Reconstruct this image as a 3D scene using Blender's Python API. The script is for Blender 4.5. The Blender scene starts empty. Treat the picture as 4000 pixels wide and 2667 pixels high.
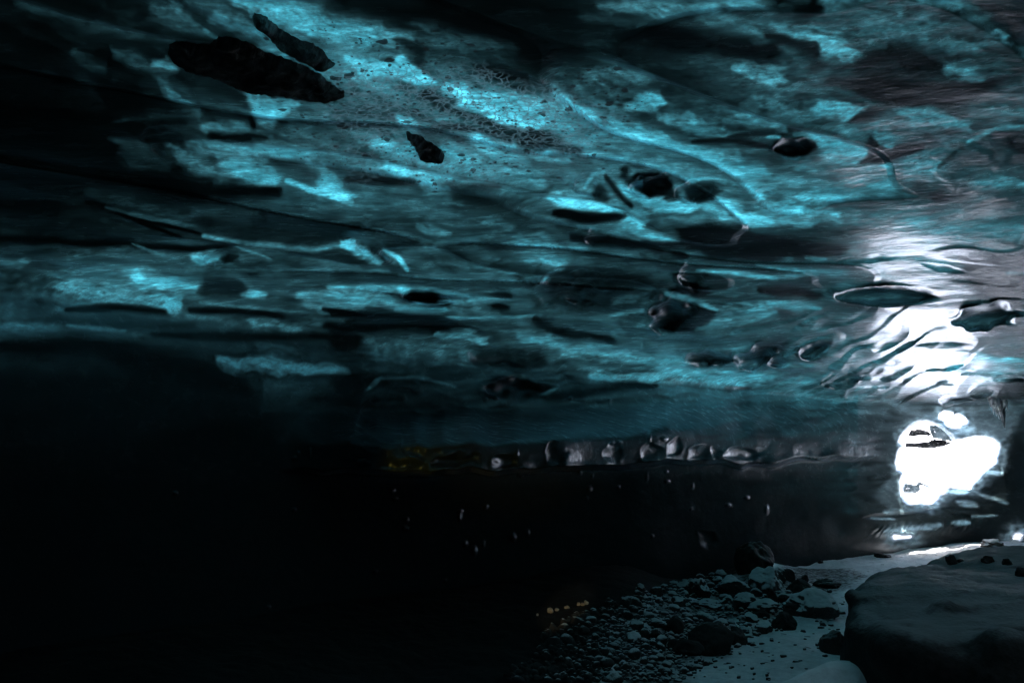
import bpy, math, random
import numpy as np
from mathutils import Vector, noise as mnoise

# ------------------------------------------------------------------ basics
rng = np.random.default_rng(7)
random.seed(7)
sc = bpy.context.scene
col = sc.collection
CAM_Z = 1.55
PITCH = math.radians(12.0)
FOC = 2910.0                       # focal length in units of a 4000 wide image
SUN_EL = math.radians(62); SUN_AZ = math.radians(31)      # azimuth from +Y towards +X

def tag(o, label=None, cat=None, group=None, kind=None):
    if label: o['label'] = label
    if cat: o['category'] = cat
    if group: o['group'] = group
    if kind: o['kind'] = kind
    return o

# ------------------------------------------------------------------ numpy noise
_perm = np.random.default_rng(3).permutation(256).astype(np.int32)
_perm = np.concatenate([_perm, _perm, _perm])
_grad = np.random.default_rng(4).normal(size=(256, 3)).astype(np.float32)
_grad /= np.linalg.norm(_grad, axis=1)[:, None]

def perlin(x, y, z):
    x = np.asarray(x, np.float32); y = np.asarray(y, np.float32); z = np.asarray(z, np.float32)
    xi = np.floor(x).astype(np.int32); yi = np.floor(y).astype(np.int32); zi = np.floor(z).astype(np.int32)
    fx = x - xi; fy = y - yi; fz = z - zi
    xi &= 255; yi &= 255; zi &= 255
    def fade(t): return t*t*t*(t*(t*6-15)+10)
    ux, uy, uz = fade(fx), fade(fy), fade(fz)
    def g(dx, dy, dz):
        h = _perm[_perm[_perm[xi+dx]+yi+dy]+zi+dz]
        v = _grad[h]
        return v[..., 0]*(fx-dx)+v[..., 1]*(fy-dy)+v[..., 2]*(fz-dz)
    def lerp(a, b, t): return a+(b-a)*t
    a = lerp(lerp(g(0,0,0), g(1,0,0), ux), lerp(g(0,1,0), g(1,1,0), ux), uy)
    b = lerp(lerp(g(0,0,1), g(1,0,1), ux), lerp(g(0,1,1), g(1,1,1), ux), uy)
    return lerp(a, b, uz)*1.6

def fbm(x, y, z, oct=4, gain=.5, lac=2.03):
    s = 0; a = 1.0; f = 1.0
    for i in range(oct):
        s = s + a*perlin(x*f+17.3*i, y*f-9.1*i, z*f+5.7*i); a *= gain; f *= lac
    return s

def sstep(a, b, x):
    t = np.clip((x-a)/(b-a), 0, 1)
    return t*t*(3-2*t)

# ------------------------------------------------------------------ image pixels <-> directions
cp, sp = math.cos(PITCH), math.sin(PITCH)
def px_dir(u, v):
    a = (np.asarray(u, float)-2000)/FOC; b = (1333.5-np.asarray(v, float))/FOC
    d = np.stack([a, cp-sp*b, sp+cp*b], -1)
    return d/np.linalg.norm(d, axis=-1, keepdims=True)
def px_azel(u, v):
    d = px_dir(u, v)
    return np.arctan2(d[..., 0], d[..., 1]), np.arcsin(d[..., 2])
def azel_px(az, el):
    ce = np.cos(el)
    x, y, z = np.sin(az)*ce, np.cos(az)*ce, np.sin(el)
    f = y*cp+z*sp; up = -y*sp+z*cp
    ok = f > 0.12
    f = np.where(ok, f, 1)
    return np.where(ok, 2000+FOC*x/f, -9e5), np.where(ok, 1333.5-FOC*up/f, -9e5)

# image crops the traced pixel coordinates were read from: (u offset, v offset, scale)
Q1 = (0, 0, .5952); Q2 = (1300, 0, .5952); Q3 = (2600, 0, .5952)
Q4 = (0, 800, .5952); Q5 = (1300, 800, .5952); Q6 = (2600, 800, .5952)
Q7 = (1300, 1767, .5952); Q8 = (2600, 1767, .5952)
H1 = (3300, 1450, .2998); H2 = (3300, 1800, .2998)
W6 = (1100, 1400, .4253); W7 = (2000, 1500, .4253)
R3 = (2600, 2080, .2998); R4 = (2050, 2200, .2979)
def cv(q, pts): return [(q[0]+x*q[2], q[1]+y*q[2]) for x, y in pts]

# ------------------------------------------------------------------ openings in the ice
HOLE = cv(H1, [(690,1180),(715,1060),(752,985),(722,930),(742,850),(850,722),(950,655),(1070,640),(1200,690),(1290,740),(1370,810),
               (1430,905),(1560,885),(1680,858),(1800,855),(1920,880),(1990,940),(2012,1000),(2000,1060),(1970,1120),(1965,1190),(1900,1240)]) + \
       cv(H2, [(1830,110),(1780,165),(1755,215),(1700,255),(1680,290),(1640,330),(1530,345),(1380,330),(1330,362),(1320,400),(1250,430),
               (1200,500),(1150,560),(1060,568),(980,552),(870,562),(800,522),(752,450),(740,380),(738,300),(745,240),(768,160),(705,110),(682,20)])
HOLE_UP = cv(H1, [(1300,520),(1400,530),(1420,560),(1490,560),(1560,605),(1590,645),(1580,685),(1520,700),(1490,735),(1400,735),(1345,720),(1300,655),(1235,625),(1240,560)])
SLIT = cv(H2, [(625,990),(650,965),(760,975),(860,970),(885,990),(850,1003),(760,1005),(650,1010)])
CRESC = cv(H2, [(2170,1100),(2185,1010),(2215,955),(2260,935),(2335,955),(2290,1000),(2255,1050),(2235,1100)])
# the gap whose edge shows at the far right goes on beyond the frame
GAP = [(4030,2090),(4060,2055),(4110,2025),(4170,2015),(4215,2035),(4230,2070),(4190,2100),(4110,2115)]
OPENINGS = [HOLE, HOLE_UP, SLIT, CRESC, GAP]

def poly_sdf(u, v, P):
    """signed distance to polygon, negative inside"""
    P = np.array(P, np.float32); n = len(P)
    d = np.full(u.shape, 1e12, np.float32); ins = np.zeros(u.shape, bool)
    for i in range(n):
        a = P[i]; b = P[(i+1) % n]
        e = b-a; wx = u-a[0]; wy = v-a[1]
        t = np.clip((wx*e[0]+wy*e[1])/(e@e+1e-9), 0, 1)
        d = np.minimum(d, (wx-e[0]*t)**2+(wy-e[1]*t)**2)
        c = (a[1] <= v) != (b[1] <= v)
        if abs(b[1]-a[1]) > 1e-9:
            xx = a[0]+(v-a[1])/(b[1]-a[1])*(b[0]-a[0])
            ins ^= c & (u < xx)
    d = np.sqrt(d)
    return np.where(ins, -d, d)

def open_sdf(u, v):
    out = np.full(u.shape, 1e4, np.float32)
    m = (u > 3350) & (u < 5000) & (v > 1450) & (v < 2300)
    if m.any():
        uu, vv = u[m], v[m]
        s = np.full(uu.shape, 1e4, np.float32)
        wu = uu+2.5*perlin(uu/26, vv/26, uu*0); wv = vv+2.5*perlin(uu/26, vv/22, uu*0+9)
        for P, sh in zip(OPENINGS, (7, 4, -1, 0, 0)):
            s = np.minimum(s, poly_sdf(wu, wv, P)+sh)
        out[m] = s
    return out

# ------------------------------------------------------------------ cave shape
_AZ = np.radians([-180,-140,-100,-70,-50,-36,-22,-10,0,10,18,25,31,38,48,60,80,110,150,180])
_RW = np.array([7,6.3,6,5.9,6,6.3,6.9,7.9,9.2,10.8,13.1,16.1,17.3,17.4,16,13,9.5,8,7,7.0])
_tab = np.linspace(-math.pi, math.pi, 1441)
_rt = np.interp(_tab, _AZ, _RW)
for _ in range(60): _rt[1:-1] = (_rt[:-2]+_rt[1:-1]*2+_rt[2:])/4
for _ in range(240): _rt[1:-1] = (_rt[:-2]+_rt[1:-1]*2+_rt[2:])/4
def wall_R(az): return np.interp(az, _tab, _rt)

# the rolled lip above the wall foot stands proud of it and runs on towards the daylight
def roll_R(az):
    return np.minimum(np.interp(np.degrees(az), [-20, -12, -4, 4, 11, 18, 23, 27, 30], [6.0, 5.9, 6.8, 8.1, 10.0, 12.5, 14.6, 16.3, 17.2]), wall_R(az))
# melt scallops: centre u, v, half length, half height, tilt deg, depth (+ = hollow, - = swelling), edge
PITS = [
 (3493,1157,232,40,0,1.2),(2318,718,70,62,-20,.5),(2565,722,95,48,-5,.8),(2722,742,88,50,-15,.7),(3108,578,88,37,5,.9),
 (1690,1163,128,30,5,1.0),(2640,1235,110,72,-12,.8),(2720,1080,78,58,0,.7),(2785,1400,100,34,3,.9),(2985,1385,125,46,-22,.8),
 (3048,1412,55,24,-14,.8),(3192,1365,75,33,-20,.8),(3310,1478,95,42,-5,.7),(3905,1230,180,48,-8,.9),
 (3440,1480,150,40,-28,.5),(2035,1525,145,52,4,.6),(1690,1660,250,165,0,.12),(1980,1402,150,48,3,.5),
 (2260,1120,170,95,-5,.35),(2185,1782,52,44,0,.9),(2395,1782,48,52,0,.8),(2560,1770,60,46,0,.6),(2645,1752,34,40,0,.9),
 (2745,1772,62,34,0,.7),(2800,1768,26,30,0,.9),(2920,1770,95,30,-3,.7),(1985,1800,62,46,0,.8),(1440,1640,46,95,24,1.2),(1600,1720,30,90,0,1.1),(1790,1800,120,34,-8,.9),
 (1740,1740,210,90,0,.15),
 (1515,1000,55,45,0,.4),(860,1010,70,35,0,.4),
 (1320,1130,120,20,3,.3),(1850,1255,150,14,0,.3),(700,560,160,60,10,.3),(3850,650,210,125,-10,-.04),
 (3000,745,50,18,-15,.4),(2080,340,190,40,22,.3),(1560,250,90,35,18,.3),(2350,930,70,40,-15,.35),(1450,960,120,40,25,.3),
 (3420,1010,160,16,-4,.4),
 (3750,1560,80,22,-5,.7),(3850,1530,70,20,-8,.7),(3960,1480,80,18,0,.7),(3700,1050,110,16,12,.4),
 (2770,2110,55,34,28,.5),(3490,2010,120,12,-4,.5),(3640,1980,120,14,-4,.5),(3800,2010,90,12,5,.4),(3400,1900,80,120,12,.12)]
KNOBS = cv(W6, [(155,870),(120,915),(260,865),(615,755),(755,950),(795,960),(715,945),(960,870),(1160,880),(1020,1210),(1040,1285),(1150,1480),
                (1130,1555),(1640,1450),(1640,1400),(1880,1360),(2165,870),(2190,1050),(1870,375),(1970,365),(2055,412)]) + \
        cv(W7, [(45,640),(80,820),(540,130),(900,180),(625,800),(735,840),(710,960),(980,945),(690,1045),(1240,850),(1415,800),(1425,890),
                (1660,935),(1985,1110),(2155,1040),(1645,1145),(145,1365),(2340,1155),(1290,1395),(1265,490),(1400,500),(920,540),(990,530)]) + \
        cv(Q7, [(490,500),(830,420),(1005,355),(870,600),(930,645),(990,600),(1280,525),(1185,555),(280,780),(740,840),(615,1110),(1075,1200),(905,1210)]) + \
        [(685,1925),(1150,1990),(1050,2370),(2930,2170)]
_kr = np.random.default_rng(11)
KNOBS = [(u, v, 5+9*_kr.random(), 8+16*_kr.random()**2) for u, v in KNOBS]

def feature_disp(u, v, r):
    d = np.zeros(u.shape, np.float32)
    for cu, cvv, a, b, ang, k in PITS:
        m = (abs(u-cu) < a*1.3+b) & (abs(v-cvv) < a*1.3*abs(math.sin(math.radians(ang)))+b*1.5)
        if not m.any(): continue
        c, s = math.cos(math.radians(ang)), math.sin(math.radians(ang))
        uu = u[m]-cu; vv = v[m]-cvv
        wf = .25 if k >= 1 else 1.0
        uu = uu+wf*b*.6*perlin(u[m]/70, v[m]/45, uu*0+cu*.1); vv = vv+wf*b*.5*perlin(u[m]/55, v[m]/40, uu*0+cu*.1+5)
        e = ((uu*c+vv*s)/a)**2+((-uu*s+vv*c)/b)**2
        sc_ = min(a, b*2.2)*r[m]/FOC
        if cu > 3250 and 1280 < cvv < 1620: sc_ = sc_*.45
        lx = (uu*c+vv*s)/a; ly = (-uu*s+vv*c)/b
        soft = np.clip(sstep(-.45, .75, lx)+.5*sstep(.2, 1.0, ly), 0, 1)      # steep on the upstream lip, fading out downstream
        prof = np.clip(1-e, 0, 1)**(.7+2.6*soft)
        rim = np.exp(-((np.sqrt(e)-1.06)/.13)**2)*.16*(1-soft)
        d[m] += k*sc_*.60*(prof-rim)
    for cu, cvv, a, b in KNOBS:
        m = (abs(u-cu) < 30) & (abs(v-cvv) < 36)
        if not m.any(): continue
        e = ((u[m]-cu)/a)**2+((v[m]-cvv)/b)**2
        d[m] -= a*r[m]/FOC*1.1*np.clip(1-e, 0, 1)**.7
    return d

def flow_ab(az, el):
    R = wall_R(az); h = 1.72
    rho = np.minimum(1.9/np.maximum(np.tan(el), .02), R)
    h = 1.72+.040*rho*np.sin(az)+.014*rho*np.cos(az)
    rho = np.minimum(h/np.maximum(np.tan(el), .02), R)
    x = rho*np.sin(az); y = rho*np.cos(az)
    c_, s_ = math.cos(math.radians(30)), math.sin(math.radians(30))
    return x*c_+y*s_, -x*s_+y*c_
def scallop(a, b, z=0):
    a = a+.35*perlin(a*.5, b*.5, a*0+61); b = b+.22*perlin(a*.6, b*.6, a*0+67)
    q = 1.35*perlin(a*.30, b*.95, a*0+71)+.55*perlin(a*.75, b*2.1, a*0+73)+.7*b*.55
    f = q*1.5; f = f-np.floor(f)
    return np.where(f < .90, f/.90, (1-f)/.10)        # slow rise, sudden edge
LIP = np.array([(1300,1835),(1600,1850),(1830,1835),(2050,1840),(2230,1822),(2420,1822),(2600,1800),(2800,1800),(2900,1818),(3100,1795),(3330,1785)])

def inner_radius(az, el, u=None, v=None):
    az = np.asarray(az, np.float32); el = np.asarray(el, np.float32)
    if u is None: u, v = azel_px(az, el)
    u = u.astype(np.float32); v = v.astype(np.float32)
    R = wall_R(az).astype(np.float32)
    se = np.maximum(np.sin(el), 1e-3); ce = np.cos(el)
    rho = np.minimum(1.9/np.maximum(np.tan(el), .02), R)
    x = rho*np.sin(az); y = rho*np.cos(az)
    h = 1.72+.040*x+.014*y
    r0 = np.minimum(h/se, R/np.maximum(ce, .05))
    X = r0*ce*np.sin(az); Y = r0*ce*np.cos(az); Z = r0*np.sin(el)
    # flow aligned relief
    ca, sa = math.cos(math.radians(30)), math.sin(math.radians(30))
    a = X*ca+Y*sa; b = -X*sa+Y*ca
    rel = .075*fbm(a*.38, b*.8, Z*.6, 2)+.010*fbm(a*1.1+4, b*2.0, Z*1.7, 2)+.0012*perlin(a*3.1, b*6.0, Z*5)
    rel = rel - .03*np.abs(perlin(a*.45+8, b*1.2+3, Z*.8))
    far = sstep(3, 10, r0)
    rel = rel*(1-.25*far)+.030*(scallop(a, b)-.5)*sstep(.8, 1.3, Z)*(1-sstep(5.0, 9.5, r0))*sstep(1.0, .78, 1.9/np.maximum(np.tan(el), .02)/wall_R(az))+far*.010*fbm(a*1.1+4, b*2.0, Z*1.7, 2)
    if np.any(u > -1e5):
        rel = rel+feature_disp(u, v, r0)
        # long swept ripples where the roof comes down to the daylight
        c_, s_ = math.cos(math.radians(-24)), math.sin(math.radians(-24))
        wa = (u-3300)*c_+(v-1420)*s_; wb = -(u-3300)*s_+(v-1420)*c_
        wm = np.exp(-((u-3330)/520)**4-((v-1440)/170)**2)
        if wm.max() > .01:
            q = wb/84+1.3*perlin(wa/260, wb/90, u*0+81)+.28*perlin(wa/100, wb/50, u*0+83); f = q-np.floor(q)
            rel = rel+wm*.075*(np.where(f < .66, f/.66, (1-f)/.34)-.5)*(.4+.6*sstep(-.5, .5, perlin(wa/200, wb/90, u*0+85)))
        lv = np.interp(u, LIP[:, 0], LIP[:, 1])
        fade = sstep(1250, 1500, u)*sstep(3400, 3200, u)
        lv = lv+16*perlin(u/110, u*0, u*0+3)
        rel = rel-fade*.03*np.exp(-((v-lv)/16)**2)+fade*.10*sstep(70, 0, lv-v)*(v < lv)*sstep(-.3,.4,perlin(u/120,u*0,u*0+8))
        ribs = sstep(3380, 3460, u)*sstep(3900, 3780, u)*np.exp(-((v-(2062-.06*(u-3560)))/20)**2)
        rel = rel-ribs*.05*np.abs(np.sin((u+v*.6)/7.5+2*perlin(u/40, v/40, u*0)))
    azd = np.degrees(az); wz = sstep(15, 25, azd)*sstep(58, 40, azd)
    bend = wz*.008*np.clip(np.minimum(1.9/np.maximum(np.tan(el), .02), R)-10, 0, 8)**2
    h2 = h+rel-bend
    if np.any(u > -1e5):
        roll = sstep(-250, -95, v-lv)*sstep(16, -8, v-lv)*sstep(1050, 1750, u)*sstep(3560, 3250, u)
        R = R+roll*(roll_R(az)-R)
    R2 = R+rel*1.1+.35*sstep(1.25, 2.4, Z)
    rc = np.where(np.sin(el) > .002, h2/se, 1e3); rw = R2/np.maximum(ce, .05)
    k = .16-.11*wz
    q = np.clip(.5+.5*(rw-rc)/(k*R), 0, 1)
    r = rw*(1-q)+rc*q-k*R*q*(1-q)
    # lips of the openings roll outwards to the outer skin
    s = open_sdf(u, v)
    w = 26.0
    t = np.clip(1-s/w, 0, 1)
    r = r+.42*(1-np.sqrt(np.clip(1-t*t, 0, 1)))
    return r, s

# ------------------------------------------------------------------ glow of the roof painted as tint levels, with its silty patches
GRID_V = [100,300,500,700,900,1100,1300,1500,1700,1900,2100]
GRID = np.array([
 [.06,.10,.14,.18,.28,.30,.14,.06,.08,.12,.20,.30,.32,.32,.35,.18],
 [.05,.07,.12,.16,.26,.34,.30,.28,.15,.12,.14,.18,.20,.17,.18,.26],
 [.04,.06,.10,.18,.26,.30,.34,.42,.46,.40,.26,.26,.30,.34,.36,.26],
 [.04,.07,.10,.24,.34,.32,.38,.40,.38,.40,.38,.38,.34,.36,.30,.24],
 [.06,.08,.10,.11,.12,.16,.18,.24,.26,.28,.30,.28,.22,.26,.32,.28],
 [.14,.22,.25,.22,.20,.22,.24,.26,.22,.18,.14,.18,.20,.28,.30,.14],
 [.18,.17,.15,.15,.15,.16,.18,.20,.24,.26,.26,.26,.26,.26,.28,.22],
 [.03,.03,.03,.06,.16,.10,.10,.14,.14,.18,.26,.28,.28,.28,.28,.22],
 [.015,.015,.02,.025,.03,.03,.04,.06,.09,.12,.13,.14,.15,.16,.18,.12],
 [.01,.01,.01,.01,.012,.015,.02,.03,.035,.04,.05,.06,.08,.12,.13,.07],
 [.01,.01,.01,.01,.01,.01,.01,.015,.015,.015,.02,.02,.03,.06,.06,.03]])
OPS = []
def S(q, pts, w, lvl, op=.9, soft=.5): OPS.append(('s', cv(q, pts), w*q[2], lvl, op, soft))
def P(q, pts, lvl, op=.95, soft=10): OPS.append(('p', cv(q, pts), soft, lvl, op, 0))
# --- upper left
S(Q1,[(1560,0),(1900,100),(2352,220)],75,.56); S(Q1,[(1430,130),(1700,250),(1860,370)],55,.5); S(Q1,[(1120,40),(1300,160),(1430,260)],60,.40)
S(Q1,[(1000,20),(1200,180)],65,.34); S(Q1,[(1340,190),(1425,255)],14,.55); S(Q1,[(1040,420),(1150,455)],45,.55)
S(Q1,[(1030,500),(1180,620),(1320,745)],40,.42,.8,.8); S(Q1,[(740,335),(1010,460)],34,.27); S(Q1,[(470,320),(720,430)],34,.19); S(Q1,[(150,40),(560,110)],60,.13)
S(Q1,[(560,560),(700,600)],60,.13); S(Q1,[(620,150),(900,160)],45,.16)
P(Q1,[(1550,570),(1900,650),(1960,690),(1900,730),(1810,830),(1700,800),(1640,690)],.6,.9,14)
S(Q1,[(1650,770),(1680,840)],18,.03); S(Q1,[(1250,560),(1400,640),(1560,760)],70,.2,.6)
S(Q1,[(1380,850),(1650,850)],38,.46); S(Q1,[(650,850),(800,790),(1000,760),(1300,770)],14,.20,.6,.8); S(Q1,[(1400,900),(1760,925)],32,.05)
S(Q1,[(1230,945),(1550,985),(2050,1000)],48,.5); S(Q1,[(1480,1050),(1660,1150),(1790,1200)],55,.78); S(Q1,[(1120,1000),(1300,1080),(1520,1180)],60,.42)
S(Q1,[(1880,1190),(2060,1245),(2250,1285)],20,.82,.95,.3); S(Q1,[(2060,1110),(2260,1255)],45,.70); S(Q1,[(1830,1080),(2120,1180)],45,.24,.8)
S(Q1,[(600,1130),(900,1190),(1200,1235),(1800,1265)],60,.03); S(Q1,[(780,960),(1080,1090)],60,.2); S(Q1,[(480,1240),(760,1390),(1000,1490),(1180,1560)],15,.02,.95,.3)
S(Q1,[(560,1250),(900,1340),(1200,1400)],60,.13); S(Q1,[(700,620),(900,700)],80,.05)
# --- upper middle
S(Q2,[(0,170),(250,210),(450,260)],70,.5); P(Q2,[(85,370),(340,410),(500,470),(640,545),(540,565),(330,510),(180,490)],.62,.9,12)
S(Q2,[(430,425),(560,490),(640,550)],35,.75); P(Q2,[(745,560),(800,545),(1200,620),(1480,640),(1700,830),(1500,900),(1300,850),(1100,800),(900,730),(800,650)],.60,.9,22)
S(Q2,[(745,570),(830,670),(950,740),(1120,790),(1300,850)],42,.86,.95,.35); S(Q2,[(640,610),(800,720),(1000,800),(1300,890),(1620,990)],46,.10)
S(Q2,[(640,830),(900,860),(1180,905)],34,.09); S(Q2,[(0,780),(300,760),(650,770)],60,.17,.8)
S(Q2,[(415,775),(520,865)],42,.55); S(Q2,[(270,970),(550,1000)],62,.72); S(Q2,[(340,1060),(480,1115)],45,.72); S(Q2,[(740,990),(860,1085)],50,.7)
S(Q2,[(940,925),(1120,1010),(1290,1085)],46,.72); S(Q2,[(1290,995),(1540,1065)],36,.66); S(Q2,[(600,1090),(950,1160),(1320,1210)],75,.6)
S(Q2,[(90,1180),(560,1195)],26,.08); S(Q2,[(700,1210),(1100,1235)],28,.09); S(Q2,[(600,1200),(840,1310)],45,.52); S(Q2,[(-20,1190),(90,1270)],50,.8)
S(Q2,[(820,1270),(1100,1310),(1450,1400)],80,.14,.8); S(Q2,[(1440,1270),(1700,1340),(2020,1460)],60,.66); S(Q2,[(1480,640),(1600,720),(1720,870)],60,.68)
S(Q2,[(1740,850),(2000,900),(2260,995)],58,.68); S(Q2,[(1930,710),(2130,660)],38,.6); S(Q2,[(1850,1085),(1920,1015)],38,.46)
S(Q2,[(2130,1010),(2352,1060)],50,.5); S(Q2,[(1270,900),(1380,960)],60,.06)
S(Q2,[(1870,1230),(2080,1330),(2340,1375)],42,.66); P(Q2,[(1960,1170),(2000,1140),(2200,1130),(2260,1210),(2200,1280),(2080,1290),(1990,1240)],.03,.95,8)
S(Q2,[(1900,1130),(1960,1200)],30,.1); S(Q2,[(1650,1230),(1700,1150),(1780,1130)],12,.62); S(Q2,[(1700,1230),(1760,1280)],40,.12); S(Q2,[(1790,1160),(1880,1280),(1950,1350)],22,.08)
S(Q2,[(1430,1405),(1620,1410),(1820,1440)],34,.03); S(Q2,[(0,0),(500,60),(900,140)],80,.06,.85,.8); S(Q2,[(700,0),(1000,120),(1350,300),(1600,330)],100,.05,.9,.8)
S(Q2,[(1100,90),(1700,210),(2352,270)],80,.06,.85,.8); S(Q2,[(1000,440),(1270,520)],40,.06); S(Q2,[(400,280),(560,360),(600,420)],50,.10); S(Q2,[(550,160),(900,320),(1150,360)],60,.26,.7)
S(Q2,[(1750,30),(2352,60)],45,.3); S(Q2,[(1620,110),(2200,190)],26,.2,.6); S(Q2,[(1650,290),(2352,400)],40,.13,.7); S(Q2,[(1700,490),(2100,520)],60,.28,.7); S(Q2,[(2130,560),(2352,570)],50,.12)
# --- upper right
S(Q3,[(180,60),(420,110)],50,.42); S(Q3,[(690,160),(840,215)],35,.46); S(Q3,[(500,195),(590,205)],24,.4); S(Q3,[(860,220),(1040,270),(1210,350)],55,.62)
S(Q3,[(1180,150),(1650,210)],85,.42); S(Q3,[(1400,300),(1660,250)],50,.36); S(Q3,[(-100,230),(300,280),(700,370)],75,.03); S(Q3,[(690,250),(980,350)],40,.06)
S(Q3,[(440,460),(760,520)],50,.43); S(Q3,[(1300,430),(1500,340),(1760,430)],80,.05); P(Q3,[(1150,540),(1400,505),(1800,560),(2050,515),(2250,500),(2100,600),(1950,690),(1700,720),(1450,700),(1300,645)],.025,.97,22)
S(Q3,[(680,-10),(1020,60)],60,.03); S(Q3,[(2130,60),(2352,220)],100,.04); S(Q3,[(1840,420),(2060,490)],50,.5); S(Q3,[(1880,310),(2250,270)],45,.4)
S(Q3,[(500,720),(1000,780)],55,.4); S(Q3,[(1000,690),(1260,745)],50,.56); P(Q3,[(1500,730),(1720,705),(1900,750),(2010,810),(2020,860),(1850,840),(1650,810)],.6,.9,18)
S(Q3,[(-20,760),(190,790)],50,.5); S(Q3,[(180,830),(430,920)],46,.56); S(Q3,[(-50,940),(280,1050),(620,1095)],60,.58); S(Q3,[(1000,950),(1260,1010)],62,.52)
S(Q3,[(1380,900),(1500,975)],50,.62); S(Q3,[(1470,1100),(1820,1100)],65,.5); S(Q3,[(200,1370),(560,1410),(1110,1415)],50,.66); S(Q3,[(880,1290),(1180,1330)],40,.5)
S(Q3,[(850,1105),(980,1120)],22,.5); S(Q3,[(380,1180),(640,1300)],40,.5); S(Q3,[(0,1110),(300,1130)],40,.45); S(Q3,[(180,935),(420,920),(700,970)],22,.06); S(Q3,[(420,900),(640,870),(820,890)],24,.1)
P(Q3,[(697,985),(715,940),(770,908),(900,905),(975,935),(990,970),(945,1020),(850,1032),(780,1012)],.025,.97,6); S(Q3,[(660,905),(750,905)],12,.6)
P(Q3,[(1270,1070),(1330,1020),(1320,980),(1285,972),(1340,900),(1400,960),(1490,990),(1530,960),(1700,935),(1680,980),(1560,1030),(1430,1080)],.03,.96,10)
P(Q3,[(1800,1120),(1900,1000),(2050,930),(2200,900),(2400,900),(2400,1200),(2100,1230),(1850,1200)],.22,.8,30); S(Q3,[(1990,940),(2170,850),(2380,828)],16,.55,.9,.4)
S(Q3,[(2210,920),(2380,980)],55,.07); S(Q3,[(1790,1100),(1900,1000)],16,.12); S(Q3,[(2030,1190),(2352,1220)],45,.45); S(Q3,[(1740,1300),(1850,1320)],36,.04)
P(Q3,[(130,1240),(230,1200),(330,1210),(380,1260),(320,1310),(200,1350),(140,1310)],.08,.9,10); S(Q3,[(80,1230),(180,1180),(330,1170),(500,1210),(650,1310)],9,.6)
S(Q3,[(0,1170),(60,1270),(0,1310)],30,.08); S(Q3,[(1230,790),(1370,740)],35,.06); S(Q3,[(820,850),(900,870)],30,.06); S(Q3,[(2150,710),(2140,725)],18,.5); S(Q3,[(2050,760),(2352,740)],30,.34)
# --- left band
S(Q4,[(560,-20),(900,90),(1300,190)],15,.025,.95,.3); S(Q4,[(1330,205),(1650,258),(2080,298),(2330,245)],17,.50,.85,.8); S(Q4,[(700,20),(1290,150)],14,.17)
S(Q4,[(1350,120),(1900,190),(2300,160)],75,.075); S(Q4,[(-20,240),(500,235),(850,255)],30,.025); S(Q4,[(880,270),(1250,290),(1520,265)],20,.03)
S(Q4,[(1280,350),(1440,345)],44,.46); S(Q4,[(1460,350),(1540,360)],36,.06); S(Q4,[(1540,270),(1780,360)],6,.3); S(Q4,[(860,255),(1000,310),(1180,370)],8,.26)
S(Q4,[(830,470),(1050,500),(1290,560)],45,.5); S(Q4,[(900,600),(1180,650)],42,.48); S(Q4,[(380,560),(700,590),(1000,630)],60,.3); S(Q4,[(-30,370),(130,370)],30,.25); S(Q4,[(330,450),(820,470)],32,.24)
S(Q4,[(440,690),(760,670),(1080,700)],24,.03); S(Q4,[(1250,690),(1550,695),(1860,735)],26,.03); S(Q4,[(1320,640),(1800,690),(2150,710)],10,.25)
S(Q4,[(1590,580),(1730,590)],24,.46); S(Q4,[(1930,610),(2200,640),(2380,650)],45,.42); S(Q4,[(2120,680),(2380,725)],18,.02); S(Q4,[(1300,560),(1560,540)],50,.06)
S(Q4,[(-30,800),(400,800)],26,.26); S(Q4,[(450,790),(820,825)],16,.34); S(Q4,[(1640,790),(1960,830)],32,.28); S(Q4,[(1700,940),(1900,940)],30,.2); S(Q4,[(1400,1025),(1800,1060),(2280,1095)],36,.36)
S(Q4,[(1000,850),(1500,870),(2352,860)],26,.06); S(Q4,[(300,760),(1300,790)],40,.09,.7)
S(Q4,[(-50,930),(600,930),(1000,1050),(1600,1180)],70,.02)
# --- middle band
S(Q5,[(100,255),(200,290),(290,360)],30,.72); S(Q5,[(330,290),(430,350),(490,430)],14,.62); S(Q5,[(180,460),(260,420),(360,430)],14,.3); S(Q5,[(-20,545),(300,545),(700,565)],26,.5); S(Q5,[(430,545),(480,560)],22,.78)
P(Q5,[(450,590),(520,560),(650,565),(800,598),(872,640),(700,662),(560,650),(480,622)],.01,.97,5); S(Q5,[(0,600),(350,640),(700,692)],34,.52); S(Q5,[(700,568),(1010,620)],20,.46); S(Q5,[(680,640),(1150,620)],20,.4)
S(Q5,[(1060,665),(1150,675)],22,.03); S(Q5,[(1180,478),(1245,485)],14,.03); S(Q5,[(1060,590),(1170,600)],22,.05); S(Q5,[(700,745),(1000,740),(1370,722)],12,.46,.9,.4); S(Q5,[(0,715),(400,735),(720,750)],22,.03)
S(Q5,[(600,775),(950,850)],30,.05); S(Q5,[(1270,270),(1480,340)],75,.42); S(Q5,[(1380,350),(1480,400)],22,.42); S(Q5,[(1570,250),(1700,235)],45,.36); S(Q5,[(800,500),(1200,520)],75,.27)
P(Q5,[(1400,500),(1500,430),(1800,420),(2050,470),(2100,600),(1900,690),(1600,700),(1420,640)],.07,.85,35); S(Q5,[(1380,505),(1420,450),(1520,415)],11,.42); S(Q5,[(980,100),(1170,165)],35,.42); S(Q5,[(560,140),(770,185)],26,.36)
S(Q5,[(-20,800),(500,780),(900,860)],40,.04); S(Q5,[(-20,900),(200,890)],45,.04); S(Q5,[(690,850),(990,890)],30,.4); S(Q5,[(250,930),(900,990)],70,.24)
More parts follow.
